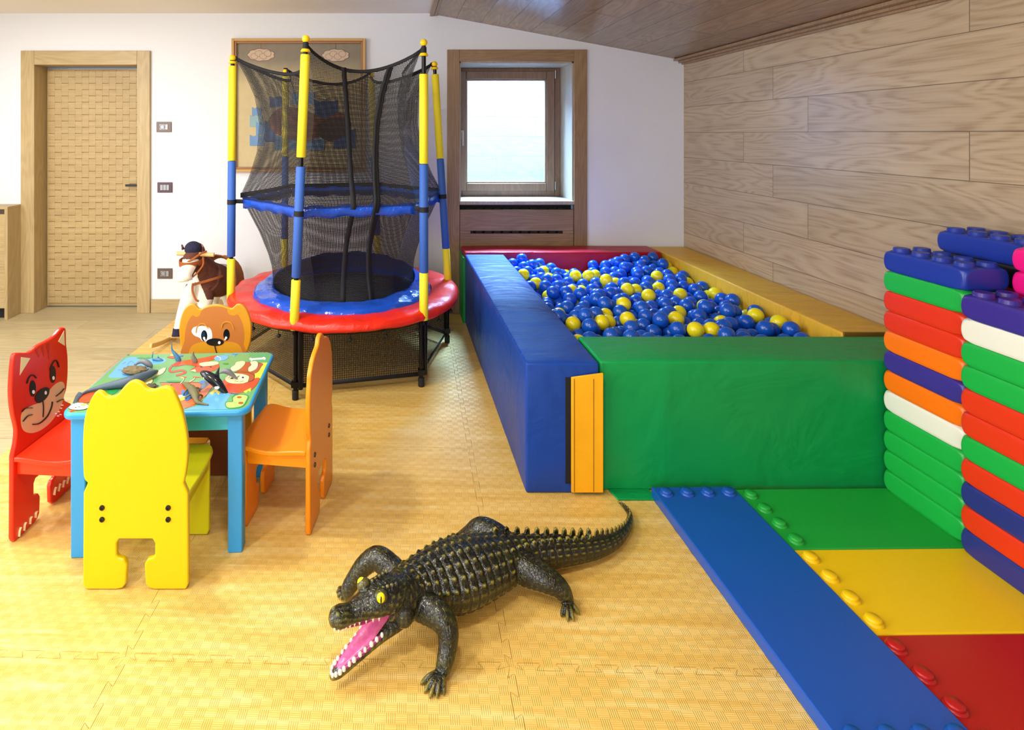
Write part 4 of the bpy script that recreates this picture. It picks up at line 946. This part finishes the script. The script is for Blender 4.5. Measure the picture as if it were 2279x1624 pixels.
b = MB(); wp = [(955, 392, .014, .006), (915, 408, .018, .0115), (850, 437, .019, .016), (760, 470, .020, .0185), (650, 502, .019, .018), (520, 528, .016, .014), (380, 556, .012, .009), (260, 590, .008, .006), (190, 625, .006, .004)]
b.sweep([cpt(x, y, TZ+z)-o0 for x, y, z, r in wp], [(r*1.05, r) for x, y, z, r in wp], 18); b.build('body', m_wh, t, smooth=80)
b = MB(); b.sweep([cpt(x, y+14, TZ+z*.72)-o0 for x, y, z, r in wp[:4]], [(r*.93, r*.78) for x, y, z, r in wp[:4]], 16); b.build('throat', m_belly, t, smooth=80)
b = MB(); P_ = lambda x, y, z=.005: cpt(x, y, TZ+z)-o0
fin(b, [P_(215, 612), P_(175, 655), P_(115, 722, .012), P_(98, 716, .014), P_(128, 640, .012), P_(185, 608, .008)], .002); fin(b, [P_(215, 612), P_(160, 600, .004), P_(128, 640, .008), P_(190, 640)], .002)
b.build('fluke', m_wh, t, smooth=80)
b = MB(); fin(b, [P_(650, 530, .01), P_(560, 560, .004), P_(540, 548, .004), P_(610, 518, .01)], .002); b.build('flipper', m_wh, t, smooth=80)
# orca
m_or = plain('orca_black', (26, 28, 36), .18); m_ow = plain('orca_white', (232, 232, 226), .25); m_ogr = plain('orca_slate', (70, 80, 96), .3)
t = empty('toy_orca', cpt(1600, 560, TZ), 0, 'black and white toy orca standing on its tail on the right of the play table', 'toy animal'); o0 = t.location.copy(); YO = 2.10
op = [(1402, 402, .006), (1425, 412, .0115), (1475, 440, .0165), (1540, 488, .0185), (1590, 540, .016), (1635, 588, .0105), (1668, 628, .006), (1690, 650, .004)]
b = MB(); b.sweep([cpy(x, y, YO-.00012*(x-1400))-o0 for x, y, r in op], [(r, r*1.05) for x, y, r in op], 20, up=(.3, -1, .2)); bo_ = b.build('body', m_or, t, smooth=80)
Q = lambda x, y, dy=0: cpy(x, y, YO-.00012*(x-1400)+dy)-o0
b = MB(); fin(b, [Q(1530, 440, .0), Q(1555, 395), Q(1592, 345), Q(1585, 400), Q(1590, 460)], .003); b.build('dorsal_fin', m_or, t, smooth=80)
b = MB(); fin(b, [Q(1440, 490, -.012), Q(1400, 540, -.02), Q(1385, 590, -.03), Q(1430, 570, -.03), Q(1490, 520, -.012)], .003); b.build('flipper', m_ogr, t, smooth=80)
b = MB(); fin(b, [Q(1690, 640), Q(1625, 652, -.01), Q(1606, 686, -.02), Q(1660, 665, -.01), Q(1700, 655)], .003); fin(b, [Q(1680, 645), Q(1700, 660), Q(1740, 650), Q(1782, 626, -.01), Q(1740, 606), Q(1700, 610)], .003); b.build('fluke', m_ogr, t, smooth=80)
b = MB(); b.ball(Q(1437, 452, -.0135), (.0055, .003, .008), 12, 8); b.build('eye_patch', m_ow, t, smooth=80)
b = MB(); b.ball(Q(1572, 552, -.012), (.013, .008, .009), 14, 8); b.build('side_patch', m_ow, t, smooth=80)
# small crocodile
m_lc = plain('toy_croc_olive', (120, 116, 78), .5, nb=.8, ns=260, var=.45)
t = empty('toy_crocodile', cpt(1340, 640, TZ), 0, 'small olive toy crocodile crawling on the front half of the play table', 'toy animal'); o0 = t.location.copy()
P_ = lambda x, y, z=.008: cpt(x, y, TZ+z)-o0
cp = [(1215, 512, .004), (1245, 525, .007), (1280, 548, .0105), (1320, 590, .0135), (1345, 640, .012), (1352, 680, .008), (1370, 708, .006), (1420, 722, .004), (1475, 732, .002)]
b = MB(); b.sweep([P_(x, y, max(r, .003)) for x, y, r in cp], [(r*1.1, r) for x, y, r in cp], 14, disp=lambda s_, a, k: .12*max(0, math.sin(s_*900))*(1 if math.sin(a) > .2 else 0))
for q in (((1270, 560), (1240, 600), (1225, 625)), ((1310, 620), (1270, 640), (1235, 665)), ((1350, 640), (1390, 630), (1415, 640)), ((1320, 570), (1370, 560), (1390, 590))):
    b.sweep([P_(*q[0], .012), P_(*q[1], .012), P_(*q[2], .002)], [.004, .0035, .003], 8)
b.build('body', m_lc, t, smooth=80)
def simple_toy(name, label, mat, pts, Y=None, fins=(), n=14, cat='toy animal', flat=1.):
    if Y: cv = lambda x, y, d=0: cpy(x, y, Y+d)
    else: cv = lambda x, y, z=.01: cpt(x, y, TZ+z)
    c0 = pts[len(pts)//2]; o0 = cv(c0[0], c0[1]) if not Y else cv(c0[0], c0[1]); o0.z = TZ
    t = empty(name, o0, 0, label, cat); b = MB()
    b.sweep([(cv(p[0], p[1]) if Y else cv(p[0], p[1], p[3] if len(p) > 3 else p[2]))-o0 for p in pts], [(p[2], p[2]*flat) for p in pts], n, up=(0, -1, .1) if Y else (0, 0, 1))
    b.build('body', mat, t, smooth=80)
    for fp in fins:
        b = MB(); fin(b, [cv(*p)-o0 for p in fp], .0018); b.build('fin', mat, t, smooth=80)
    return t
m_sh = plain('shark_blue', (70, 130, 176), .4, var=.3); m_sg = plain('seal_grey', (130, 126, 112), .5, nb=.5, ns=220, var=.35); m_dg = plain('dolphin_grey', (122, 126, 134), .4, var=.3)
simple_toy('toy_shark', 'slim blue toy shark with its tail sticking straight up, near the dog chair', m_sh, [(1104, 88, .001), (1103, 130, .002), (1108, 175, .0035), (1140, 222, .008), (1170, 270, .0105), (1178, 310, .0095), (1170, 348, .004)], 2.36, fins=([(1190, 295), (1215, 290), (1245, 300), (1200, 308)], [(1160, 300), (1130, 305), (1108, 318), (1150, 315)], [(1105, 170), (1095, 185), (1120, 190)]))
simple_toy('toy_seal', 'small grey toy seal upright behind the red cat picture', m_sg, [(1322, 193, .0025), (1318, 225, .006), (1325, 260, .0095), (1345, 295, .0095), (1352, 325, .005)], 2.34, fins=([(1335, 300), (1300, 300), (1285, 315), (1320, 312)], [(1305, 240), (1290, 248), (1310, 252)], [(1340, 240), (1352, 248), (1342, 258)]))
simple_toy('toy_dolphin', 'grey toy dolphin arched over the pond picture, beside the rock', m_dg, [(735, 325, .003), (780, 298, .0065), (820, 292, .0105), (860, 312, .0115), (890, 335, .0085), (905, 358, .003)], 2.27, fins=([(818, 282), (822, 255), (840, 285)], [(740, 322), (715, 335), (730, 320), (722, 312)], [(870, 335), (845, 355), (880, 345)]))
simple_toy('toy_dolphin', 'small blue toy dolphin with a pointed fin at the back left of the play table', m_sh, [(905, 268, .002), (935, 272, .0055), (975, 278, .0085), (1005, 288, .0065), (1025, 298, .002)], 2.36, fins=([(955, 268), (966, 232), (985, 268)], [(912, 268), (900, 250), (912, 195), (918, 196), (912, 252)], [(920, 272), (905, 285), (925, 292)]))
simple_toy('toy_dolphin', 'pale grey toy dolphin curled on the printed dog, behind the orca', m_dg, [(1590, 412, .003), (1625, 392, .008), (1670, 395, .010), (1715, 425, .0085), (1750, 455, .005), (1770, 470, .002)], 2.18, fins=([(1750, 455), (1795, 430), (1790, 445), (1765, 465)], [(1750, 460), (1770, 490), (1780, 470)], [(1660, 385), (1700, 375), (1690, 400)], [(1700, 440), (1660, 460), (1690, 455)]))
m_rock = plain('rock_tan', (138, 120, 86), .8, nb=1., ns=90, var=.6); m_coral = plain('coral_brown', (96, 88, 70), .8, nb=1., ns=120, var=.6)
def lump(name, label, x0, x1, y, h, mat, seed):
    a, c = cpt(x0, y, TZ), cpt(x1, y, TZ); t = (a+c)/2; hw = (c-a).length/2; vs = []
    bm = bmesh.new(); bmesh.ops.create_icosphere(bm, subdivisions=4, radius=1)
    for v in bm.verts:
        k = 1+.25*noise.fractal(v.co*2.2+Vector((seed, 0, 0)), 1, 2, 4); v.co = Vector((v.co.x*hw*k, v.co.y*hw*.55*k, (v.co.z*.5+.5)*h*k))
    me = bpy.data.meshes.new(name); bm.to_mesh(me); bm.free(); me.materials.append(mat); me.polygons.foreach_set('use_smooth', [True]*len(me.polygons))
    o = bpy.data.objects.new(name, me); scn.collection.objects.link(o); o.location = t; tag(o, label, 'rock')
lump('toy_rock', 'lumpy tan toy rock beside the pond picture on the play table', 602, 850, 415, .026, m_rock, 3)
lump('toy_rock', 'small dark toy rock right behind the yellow chair top', 838, 965, 560, .014, m_coral, 8)

# ================================================================== ROCKING HORSE
t = empty('rocking_horse', (-1.40, 4.12, 0), 0, 'plush brown and white rocking horse with saddle beside the trampoline', 'rocking horse'); o0 = Vector((-1.40, 4.12, 0))
h8 = lambda x, y, Y: wx(350+x/5.8, 520+y/5.8, Y)-o0
b = MB()
b.sweep([h8(655, 560, 4.10), h8(760, 600, 4.2), h8(860, 600, 4.33), h8(900, 620, 4.44)], [(.10, .115), (.115, .12), (.115, .118), (.09, .095)], 24)
b.sweep([h8(690, 620, 4.12), h8(640, 480, 4.09), h8(560, 370, 4.04), h8(500, 260, 4.01)], [(.085, .10), (.072, .085), (.062, .07), (.05, .055)], 22)
b.sweep([h8(520, 240, 4.04), h8(470, 300, 3.99), h8(415, 420, 3.94), h8(370, 520, 3.90), h8(350, 585, 3.88), h8(350, 620, 3.875)], [(.05, .055), (.066, .066), (.056, .058), (.048, .05), (.054, .05), (.03, .03)], 22)
b.sweep([h8(480, 660, 4.08), h8(415, 830, 4.02), h8(350, 960, 3.99), h8(300, 1120, 3.96), h8(262, 1250, 3.94)], [(.055, .055), (.055, .06), (.043, .043), (.035, .035), (.028, .028)], 18)
b.sweep([h8(640, 700, 4.09), h8(620, 850, 4.05), h8(600, 1000, 4.02), h8(590, 1180, 4.0), h8(585, 1290, 3.99)], [(.06, .06), (.056, .056), (.043, .043), (.035, .035), (.028, .028)], 18)
b.sweep([h8(800, 650, 4.40), h8(745, 800, 4.44), h8(735, 880, 4.45), h8(720, 1050, 4.44), h8(715, 1130, 4.43)], [(.06, .06), (.045, .045), (.035, .035), (.03, .03), (.026, .026)], 16)
b.sweep([h8(880, 650, 4.40), h8(900, 800, 4.44), h8(915, 900, 4.45), h8(920, 1050, 4.44), h8(925, 1130, 4.43)], [(.06, .06), (.045, .045), (.035, .035), (.03, .03), (.026, .026)], 16)
me = remesh(b, .005, 4)
g = NG('white_plush'); g.base(srgb(246, 240, 226)); g.rough(.9); g.bump(g.noise(g.co(), 160, 3), .5, .004); m_hw = g.m
g = NG('brown_plush'); g.base(g.mix(g.noise(g.co(), 90, 3), srgb(80, 42, 32), srgb(112, 64, 48))); g.rough(.9); g.bump(g.noise(g.co(), 160, 3), .5, .004); m_hb = g.m
g = NG('navy_plush'); g.base(g.mix(g.noise(g.co(), 90, 3), srgb(24, 24, 48), srgb(48, 46, 78))); g.rough(.95); g.bump(g.noise(g.co(), 120, 4), .9, .008); m_hn = g.m
def hcol(c):
    w = c+o0; x = (CX+w.x/w.y*F-350)*5.8; y = (CY+(EYE-w.z)/w.y*F-520)*5.8
    if w.y < 4.0 and y < 700: # face
        if x > 450 and y < 560 and not (x < 520-(y-380)*.45): return 1
        if y < 330: return 1
        return 0
    if y < 380: return 1
    if w.y < 4.22 and x > 520 and 380 <= y < 850 and x > 520+(y-560)*.42*(y > 560): return 1
    if x > 620 and y < 720 and w.y < 4.2: return 1
    if x < 440 and 650 < y < 800 and w.y > 4.03: return 1
    return 0
from_mesh('body', me, [m_hw, m_hb], t, hcol)
b = MB(); b.ball(h8(462, 192, 3.99), (.058, .056, .052), 24, 16); b.ball(h8(490, 190, 4.04), (.05, .05, .04), 20, 12); b.ball(h8(560, 260, 4.09), (.03, .05, .05), 20, 12); b.build('mane', m_hn, t, smooth=80)
m_tan = plain('tan_suede', (168, 92, 36), .8, nb=.3, ns=120, var=.2)
for (x, y) in ((325, 165), (585, 190)):
    b = MB(); b.sweep([h8(x+10, y+40, 4.0), h8(x, y, 4.0), h8(x-8, y-28, 3.995)], [(.016, .009), (.014, .006), (.002, .002)], 10); b.build('ear', m_hb, t, smooth=80)
b = MB(); b.tube(h8(255, 255, 3.97), h8(735, 272, 3.97), .0145, 20); b.build('handle', plain('beech', (226, 186, 122), .4), t, smooth=50, bevel=.002)
def loop_strap(c, ax, ay, w, nm='bridle_strap', mat=None):
    pts = [c+ax*math.cos(k*2*PI/28)+ay*math.sin(k*2*PI/28) for k in range(29)]
    b = MB(); b.sweep(pts, [(.003, w)]*29, 6, up=tuple(ax.cross(ay).normalized()), smooth=1, cap=False); return b.build(nm, mat or m_tan, t, smooth=60)
cF = h8(440, 355, 3.965)
loop_strap(cF, Vector((.074, .02, .0)), Vector((-.005, .074, .012)), .022)
loop_strap(h8(480, 280, 3.99), Vector((.068, .02, .0)), Vector((0, .03, .085)), .008)
loop_strap(h8(645, 600, 4.10), Vector((.112, .01, .03)), Vector((-.02, .108, -.02)), .010, 'chest_strap')
b = MB(); b.sweep([h8(460, 640, 3.985), h8(455, 740, 3.965), h8(500, 850, 3.955), h8(540, 870, 3.96)], [(.008, .003)]*4, 6, up=(0, -1, 0)); b.build('chest_strap', m_tan, t)
b = MB(); b.sweep([h8(385, 372, 3.90), h8(470, 320, 3.905), h8(560, 260, 3.93), h8(640, 225, 3.96)], [(.007, .003)]*4, 6, up=(0, -1, 0)); b.sweep([h8(590, 300, 3.93), h8(590, 400, 3.93), h8(520, 500, 3.92), h8(455, 560, 3.90)], [(.006, .003)]*4, 6, up=(0, -1, 0)); b.build('reins', m_tan, t)
# saddle draped over the back
b = MB(); vs = []; n, m = 12, 16
for j in range(n+1):
    for i in range(m+1):
        u = j/n; a = lerp(-.15*PI, 1.15*PI, i/m); p = h8(760, 600, 4.2).lerp(h8(870, 600, 4.35), u); rr = 1+.10*(abs(2*u-1)**2)
        vs.append(p+Vector((math.cos(a)*.134*rr, 0, math.sin(a)*.172*rr)))
b.add(vs, [(j*(m+1)+i, j*(m+1)+i+1, (j+1)*(m+1)+i+1, (j+1)*(m+1)+i) for j in range(n) for i in range(m)]); b.build('saddle', m_tan, t, solid=.008, smooth=80)
for (x, y, Y) in ((262, 1270, 3.94), (585, 1310, 3.99), (715, 1150, 4.43), (925, 1150, 4.43)):
    b = MB(); c = h8(x, y, Y); b.sweep([Vector((c.x, c.y, .095)), Vector((c.x, c.y-.005, .065)), Vector((c.x, c.y-.015, .042))], [(.03, .032), (.032, .036), (.033, .042)], 16, smooth=2, up=(0, 1, 0)); b.build('hoof', m_hn, t, smooth=60)
m_bee = plain('rocker_beech', (224, 182, 112), .4, var=.1)
for sx in (-1, 1):
    pts = []
    for k in range(17):
        y = lerp(-.42, .42, k/16); z = .018+.045*(abs(y)/.42)**2.4; pts.append((sx*.145+y*.12-.02*1, y, z))
    b = MB(); b.sweep(pts, [(.010, .016)]*17, 12, smooth=1, power=5); b.build('rocker', m_bee, t, smooth=50, bevel=.003)
for y in (-.17, .31): b = MB(); b.box(-.165+y*.12-.02, .145+y*.12-.02+.02, y-.022, y+.022, .028, .044); b.build('crossbar', m_bee, t, bevel=.004)
for (x, y, Y, r) in ((515, 410, 3.905, .007),): b = MB(); b.ball(h8(x, y, Y), r, 12, 8); b.build('eye', m_black, t)

# ================================================================== CROCODILE
t = empty('toy_crocodile', (.2, 1.75, 0), 0, 'large dark green rubber crocodile with open pink jaws on the yellow mats', 'toy animal'); o0 = Vector((.2, 1.75, 0))
V = lambda x, y, z: Vector((x, y, z))-o0
def scute(s_, a, k):
    up_ = math.sin(a); per = .0265*(1-.2*max(0, k-.5))*1.2; fs = (s_/per) % 1; d = 0
    gro = math.exp(-((min(fs, 1-fs))/.10)**2)
    ad = math.degrees(a) % 360
    if 12 < ad < 168 and k > .08:
        fa = ((ad-12)/19.5) % 1
        d = .10*math.exp(-((fs-.55)/.25)**2)*math.exp(-((fa-.5)/.20)**2)-.05*gro
    elif k > .08: d = -.03*gro+.015*math.sin(ad*.35)*math.sin(fs*PI)
    if k < .12: d += .02*math.sin(s_*420)*math.sin(a*9)
    return d
spine = [(-.035, 1.59, .140, .050, .046), (.0, 1.615, .128, .062, .058), (.04, 1.66, .112, .072, .066), (.09, 1.697, .098, .088, .078), (.158, 1.737, .088, .107, .086), (.23, 1.777, .083, .108, .081), (.31, 1.818, .074, .092, .070), (.375, 1.85, .066, .074, .062), (.445, 1.872, .059, .056, .055), (.517, 1.888, .054, .047, .049), (.60, 1.905, .047, .038, .042), (.68, 1.93, .039, .030, .034), (.75, 1.97, .031, .023, .027), (.805, 2.02, .026, .0175, .022), (.848, 2.075, .022, .013, .018), (.872, 2.13, .020, .009, .013), (.864, 2.175, .024, .0055, .008), (.85, 2.19, .028, .002, .003)]
b = MB(); b.sweep([V(*p[:3]) for p in spine], [p[3:] for p in spine], 112, disp=scute, smooth=26)
# upper jaw, brow ridges, lower jaw
uj = [(.01, 1.618, .145, .045, .040), (-.03, 1.592, .158, .056, .040), (-.066, 1.566, .160, .050, .034), (-.098, 1.547, .157, .037, .027), (-.128, 1.530, .155, .030, .021), (-.150, 1.517, .158, .031, .024), (-.168, 1.506, .157, .027, .022), (-.180, 1.499, .155, .010, .010)]
b.sweep([V(*p[:3]) for p in uj], [p[3:] for p in uj], 40, smooth=10, disp=lambda s_, a, k: .03*math.sin(s_*330)*math.sin(a*8)*(1-k)+.02*math.sin(a*13+s_*120))
lj = [(.03, 1.635, .095, .045, .042), (-.02, 1.597, .086, .046, .030), (-.06, 1.568, .074, .040, .019), (-.098, 1.538, .060, .033, .013), (-.132, 1.508, .048, .026, .011), (-.160, 1.483, .038, .018, .010), (-.174, 1.470, .035, .007, .006)]
b.sweep([V(*p[:3]) for p in lj], [p[3:] for p in lj], 32, smooth=8, disp=lambda s_, a, k: .02*math.sin(s_*300)*math.sin(a*7))
hd = Vector((-.155, -.10, 0)).normalized(); hs = Vector((.10, -.155, 0)).normalized()
for e_ in (V(-.046, 1.546, .186), V(-.093, 1.585, .186)): b.ball(e_, (.021, .019, .017), 18, 12)
for sg in (-1, 1):  # nostril bumps and cheek
    b.ball(V(-.164, 1.509, .175)+hs*.010*sg, (.009, .009, .007), 10, 8); b.ball(V(-.005, 1.608, .115)+hs*.04*sg, (.03, .03, .034), 14, 10)
    for k in range(5): b.ball(V(-.072, 1.566, .195)-hd*(.012+.013*k)+hs*sg*(.018+.002*k), (.006, .006, .006), 8, 6)
nf = [[(.055, 1.64, .095), (.085, 1.605, .104), (.118, 1.578, .104), (.137, 1.558, .085), (.136, 1.54, .055), (.125, 1.518, .03), (.112, 1.497, .014)], [.045, .039, .036, .031, .026, .022, (.023, .012)]]
ff = [[(.02, 1.70, .09), (-.02, 1.74, .112), (-.062, 1.762, .128), (-.10, 1.768, .105), (-.132, 1.766, .066), (-.155, 1.762, .032), (-.168, 1.76, .016)], [.045, .038, .034, .030, .026, .022, (.022, .013)]]
nh = [[(.37, 1.82, .07), (.415, 1.785, .07), (.46, 1.758, .066), (.497, 1.743, .052), (.515, 1.735, .030), (.520, 1.72, .014)], [.052, .046, .038, .030, .024, (.025, .013)]]
fh = [[(.36, 1.885, .07), (.325, 1.925, .085), (.285, 1.95, .088), (.25, 1.965, .060), (.222, 1.985, .028), (.205, 1.998, .014)], [.05, .043, .037, .028, .022, (.022, .012)]]
toes = {0: [(934, 1523), (942, 1543), (955, 1555), (972, 1555), (988, 1548)], 1: [(752, 1309), (748, 1318), (750, 1328), (758, 1336), (768, 1340)], 2: [(1248, 1373), (1263, 1384), (1277, 1383), (1291, 1367)], 3: [(1004, 1190), (1000, 1196), (1001, 1203), (1008, 1208)]}
sc_ = lambda s_, a, k: .018*math.sin(s_*380)*math.sin(a*7)
for li, (pp, rr) in enumerate((nf, ff, nh, fh)):
    root = V(*pp[-2]).lerp(V(*pp[-1]), .6); root.z = .016
    b.sweep([V(*p) for p in pp[:-1]]+[root], rr[:-1]+[(.019, .012)], 28, smooth=10, disp=sc_); root = root.lerp(V(*pp[-2]), .25); root.z = .018
    for k, (px, py) in enumerate(toes[li]):
        tip = wz(px, py, .004)-o0; dv = tip-root; q = len(toes[li]); side = Vector((-dv.y, dv.x, 0)).normalized()
        st0 = root+(tip-root)*.15; st0.z = .018
        b.sweep([root, st0, root.lerp(tip, .55)+Vector((0, 0, .006)), root.lerp(tip, .82)+Vector((0, 0, .002)), tip], [(.012, .011), (.0095, .0095), (.0075, .0085), (.006, .0075), (.0012, .0015)], 10, smooth=4)
# crest blades along the tail: two rows that merge
def blade(c, dr, h, w, th):
    vs = [c-dr*w-Vector((0, 0, .012)), c+dr*w-Vector((0, 0, .012)), c+dr*w*.95+Vector((0, 0, h*.65)), c+dr*w*.3+Vector((0, 0, h)), c-dr*w*.45+Vector((0, 0, h*.8))]
    sd = Vector((-dr.y, dr.x, 0))*th; n = len(vs)
    b.add([v+sd for v in vs]+[v-sd for v in vs], [tuple(range(n)), tuple(range(2*n-1, n-1, -1))]+[(i, i+n, (i+1) % n+n, (i+1) % n) for i in range(n)])
sp = crom([p for p in spine], 20); arc = 0; nxt = None; acc = 0
for i in range(1, len(sp)):
    p, q = sp[i-1], sp[i]; arc += float(np.linalg.norm(q[:3]-p[:3]))
    if arc < .46: continue
    if nxt is None: nxt = arc
    if arc >= nxt:
        dr = Vector(q[:3]-p[:3]); dr.z = 0; dr.normalize(); sd = Vector((-dr.y, dr.x, 0)); k = (arc-.46)/.62
        c = Vector(q[:3])-o0; rz_ = q[4]; ru = q[3]
        if k < .52:
            off = ru*.55*(1-k*1.3)
            hh_ = .016+.018*k; zt_ = rz_*math.sqrt(max(.1, 1-(off/ru)**2))
            blade(c+sd*off+Vector((0, 0, zt_)), dr, hh_+.006, .0115, .004); blade(c-sd*off+Vector((0, 0, zt_)), dr, hh_*.7, .0105, .004)
        else: blade(c+Vector((0, 0, rz_)), dr, lerp(.034, .009, (k-.52)/.48), .013*lerp(1, .5, (k-.52)/.48), .0028)
        nxt = arc+lerp(.033, .018, min(1, k))
me = remesh(b, .0026, 1)
g = NG('crocodile_rubber'); p = g.co(); geo = g.n('ShaderNodeNewGeometry')
vo = g.n('ShaderNodeTexVoronoi', feature='DISTANCE_TO_EDGE'); vo.inputs['Scale'].default_value = 105; g.put(vo.inputs['Vector'], g.mix(.018, p, g.n('ShaderNodeTexNoise').outputs[1]))
cell_ = g.math('MINIMUM', g.math('MULTIPLY', vo.outputs[0], 3.5), .5)
n1 = g.noise(p, 26, 5, .65); n2 = g.noise(p, 130, 3, .6); n3 = g.noise(p, 7, 2)
pt = g.ramp(geo.outputs['Pointiness'], [(.505, (0, 0, 0, 1)), (.545, (1, 1, 1, 1))])
gold = g.math('MULTIPLY', pt, g.ramp(n1, [(.34, (0, 0, 0, 1)), (.5, (1, 1, 1, 1))]))
body_c = g.ramp(n1, [(.3, srgb(9, 9, 9)), (.55, srgb(20, 23, 15)), (.8, srgb(52, 60, 24))])
body_c = g.mix(g.math('MULTIPLY', g.ramp(n2, [(.6, (0, 0, 0, 1)), (.72, (1, 1, 1, 1))]), .3), body_c, srgb(120, 124, 34))
body_c = g.mix(g.math('MULTIPLY', gold, .48), body_c, srgb(176, 160, 44))
body_c = g.mix(g.math('MULTIPLY', g.ramp(n3, [(.55, (0, 0, 0, 1)), (.75, (1, 1, 1, 1))]), .35), body_c, srgb(24, 44, 62))
nz_ = g.sep(geo.outputs['Normal'])[2]; und = g.math('LESS_THAN', nz_, -.55)
body_c = g.mix(g.math('MULTIPLY', und, .8), body_c, srgb(176, 150, 92))
g.base(body_c); g.rough(.27); g.b.inputs['Specular IOR Level'].default_value = .6
g.bump(g.math('ADD', cell_, g.math('MULTIPLY', n2, .3)), .6, .0018)
from_mesh('body', me, [g.m], t)
m_pink = NG('mouth_pink'); pp_ = m_pink.noise(m_pink.co(), 60, 3); m_pink.base(m_pink.mix(pp_, srgb(178, 52, 120), srgb(232, 120, 172))); m_pink.rough(.25); m_pink.bump(pp_, .4, .003); m_pink = m_pink.m
m_tooth = plain('tooth_ivory', (238, 232, 214), .3); m_eye = plain('eye_yellow', (238, 226, 20), .18); m_pup = plain('pupil_black', (6, 6, 6), .2)
b = MB(); tl = [(-.02, 1.60, .120, .020, .022), (-.055, 1.574, .102, .026, .013), (-.09, 1.546, .076, .0265, .009), (-.12, 1.520, .061, .021, .008), (-.145, 1.498, .051, .015, .007), (-.158, 1.487, .046, .006, .004)]
b.sweep([V(*p[:3]) for p in tl], [p[3:] for p in tl], 20); b.build('tongue', m_pink, t, smooth=80)
b = MB(); tl = [(-.04, 1.585, .085, .038, .010), (-.07, 1.561, .079, .036, .008), (-.10, 1.536, .066, .031, .007), (-.134, 1.507, .054, .0235, .006), (-.158, 1.485, .044, .015, .005), (-.168, 1.476, .041, .006, .003)]
b.sweep([V(*p[:3]) for p in tl], [p[3:] for p in tl], 20); b.build('lower_gum', plain('gum_magenta', (150, 40, 110), .3), t, smooth=80)
b = MB(); b.ball(V(-.03, 1.588, .118), (.028, .026, .03), 18, 12); tl = [(-.05, 1.576, .138, .03, .008), (-.095, 1.549, .134, .030, .005), (-.13, 1.529, .136, .024, .005), (-.16, 1.511, .138, .015, .004)]
b.sweep([V(*p[:3]) for p in tl], [p[3:] for p in tl], 16); b.build('palate', plain('palate_pink', (190, 60, 120), .35), t, smooth=80)
ljc = crom(lj, 12); ujc = crom(uj, 12)
for sg in (-1, 1):
    for k in range(10):
        q = ljc[int(lerp(24, len(ljc)-9, k/9))]; c = Vector(q[:3])-o0+hs*sg*(q[3]*.80)+Vector((0, 0, .0125)); r = .0042+.0012*((k*7) % 3)/2
        b = MB(); b.sweep([c-Vector((0, 0, .005)), c, c+Vector((0, 0, .0042)), c+Vector((0, 0, .006))], [r*1.05, r*1.1, r*.8, r*.2], 12, smooth=3); b.build('tooth', m_tooth, t, smooth=80)
    for k in range(10):
        q = ujc[int(lerp(26, len(ujc)-8, k/9))]; c = Vector(q[:3])-o0+hs*sg*(q[3]*.82)-Vector((0, 0, q[4]*.62)); r = .0030
        b = MB(); b.sweep([c+Vector((0, 0, .006)), c, c-Vector((0, 0, .006))], [r, r*.9, r*.3], 10); b.build('tooth', m_tooth, t, smooth=80)
for k in (-.5, .5): c = V(-.171, 1.472, .045)+hs*.009*k; b = MB(); b.ball(c, (.004, .004, .0065), 10, 8); b.build('tooth', m_tooth, t, smooth=80)
for sg, e_ in ((1, V(-.046, 1.546, .188)), (-1, V(-.093, 1.585, .188))):
    od = (hs*sg*.8+hd*.45+Vector((0, 0, .25))).normalized(); c = e_+od*.0095; M_ = od.to_track_quat('Z', 'Y').to_matrix()
    b = MB(); b.ball(c, .0122, 24, 16); ey = b.build('eye', m_eye, t, smooth=80)
    b = MB(); b.ball((0, 0, 0), (.0022, .0088, .003), 12, 8); pu = b.build('pupil', m_pup, ey, smooth=80); pu.location = c+od*.0112; up_ = Vector((0, 0, 1)); yv = (up_-od*up_.dot(od)).normalized(); xv = yv.cross(od)
    pu.rotation_euler = Matrix((xv, yv, od)).transposed().to_euler()
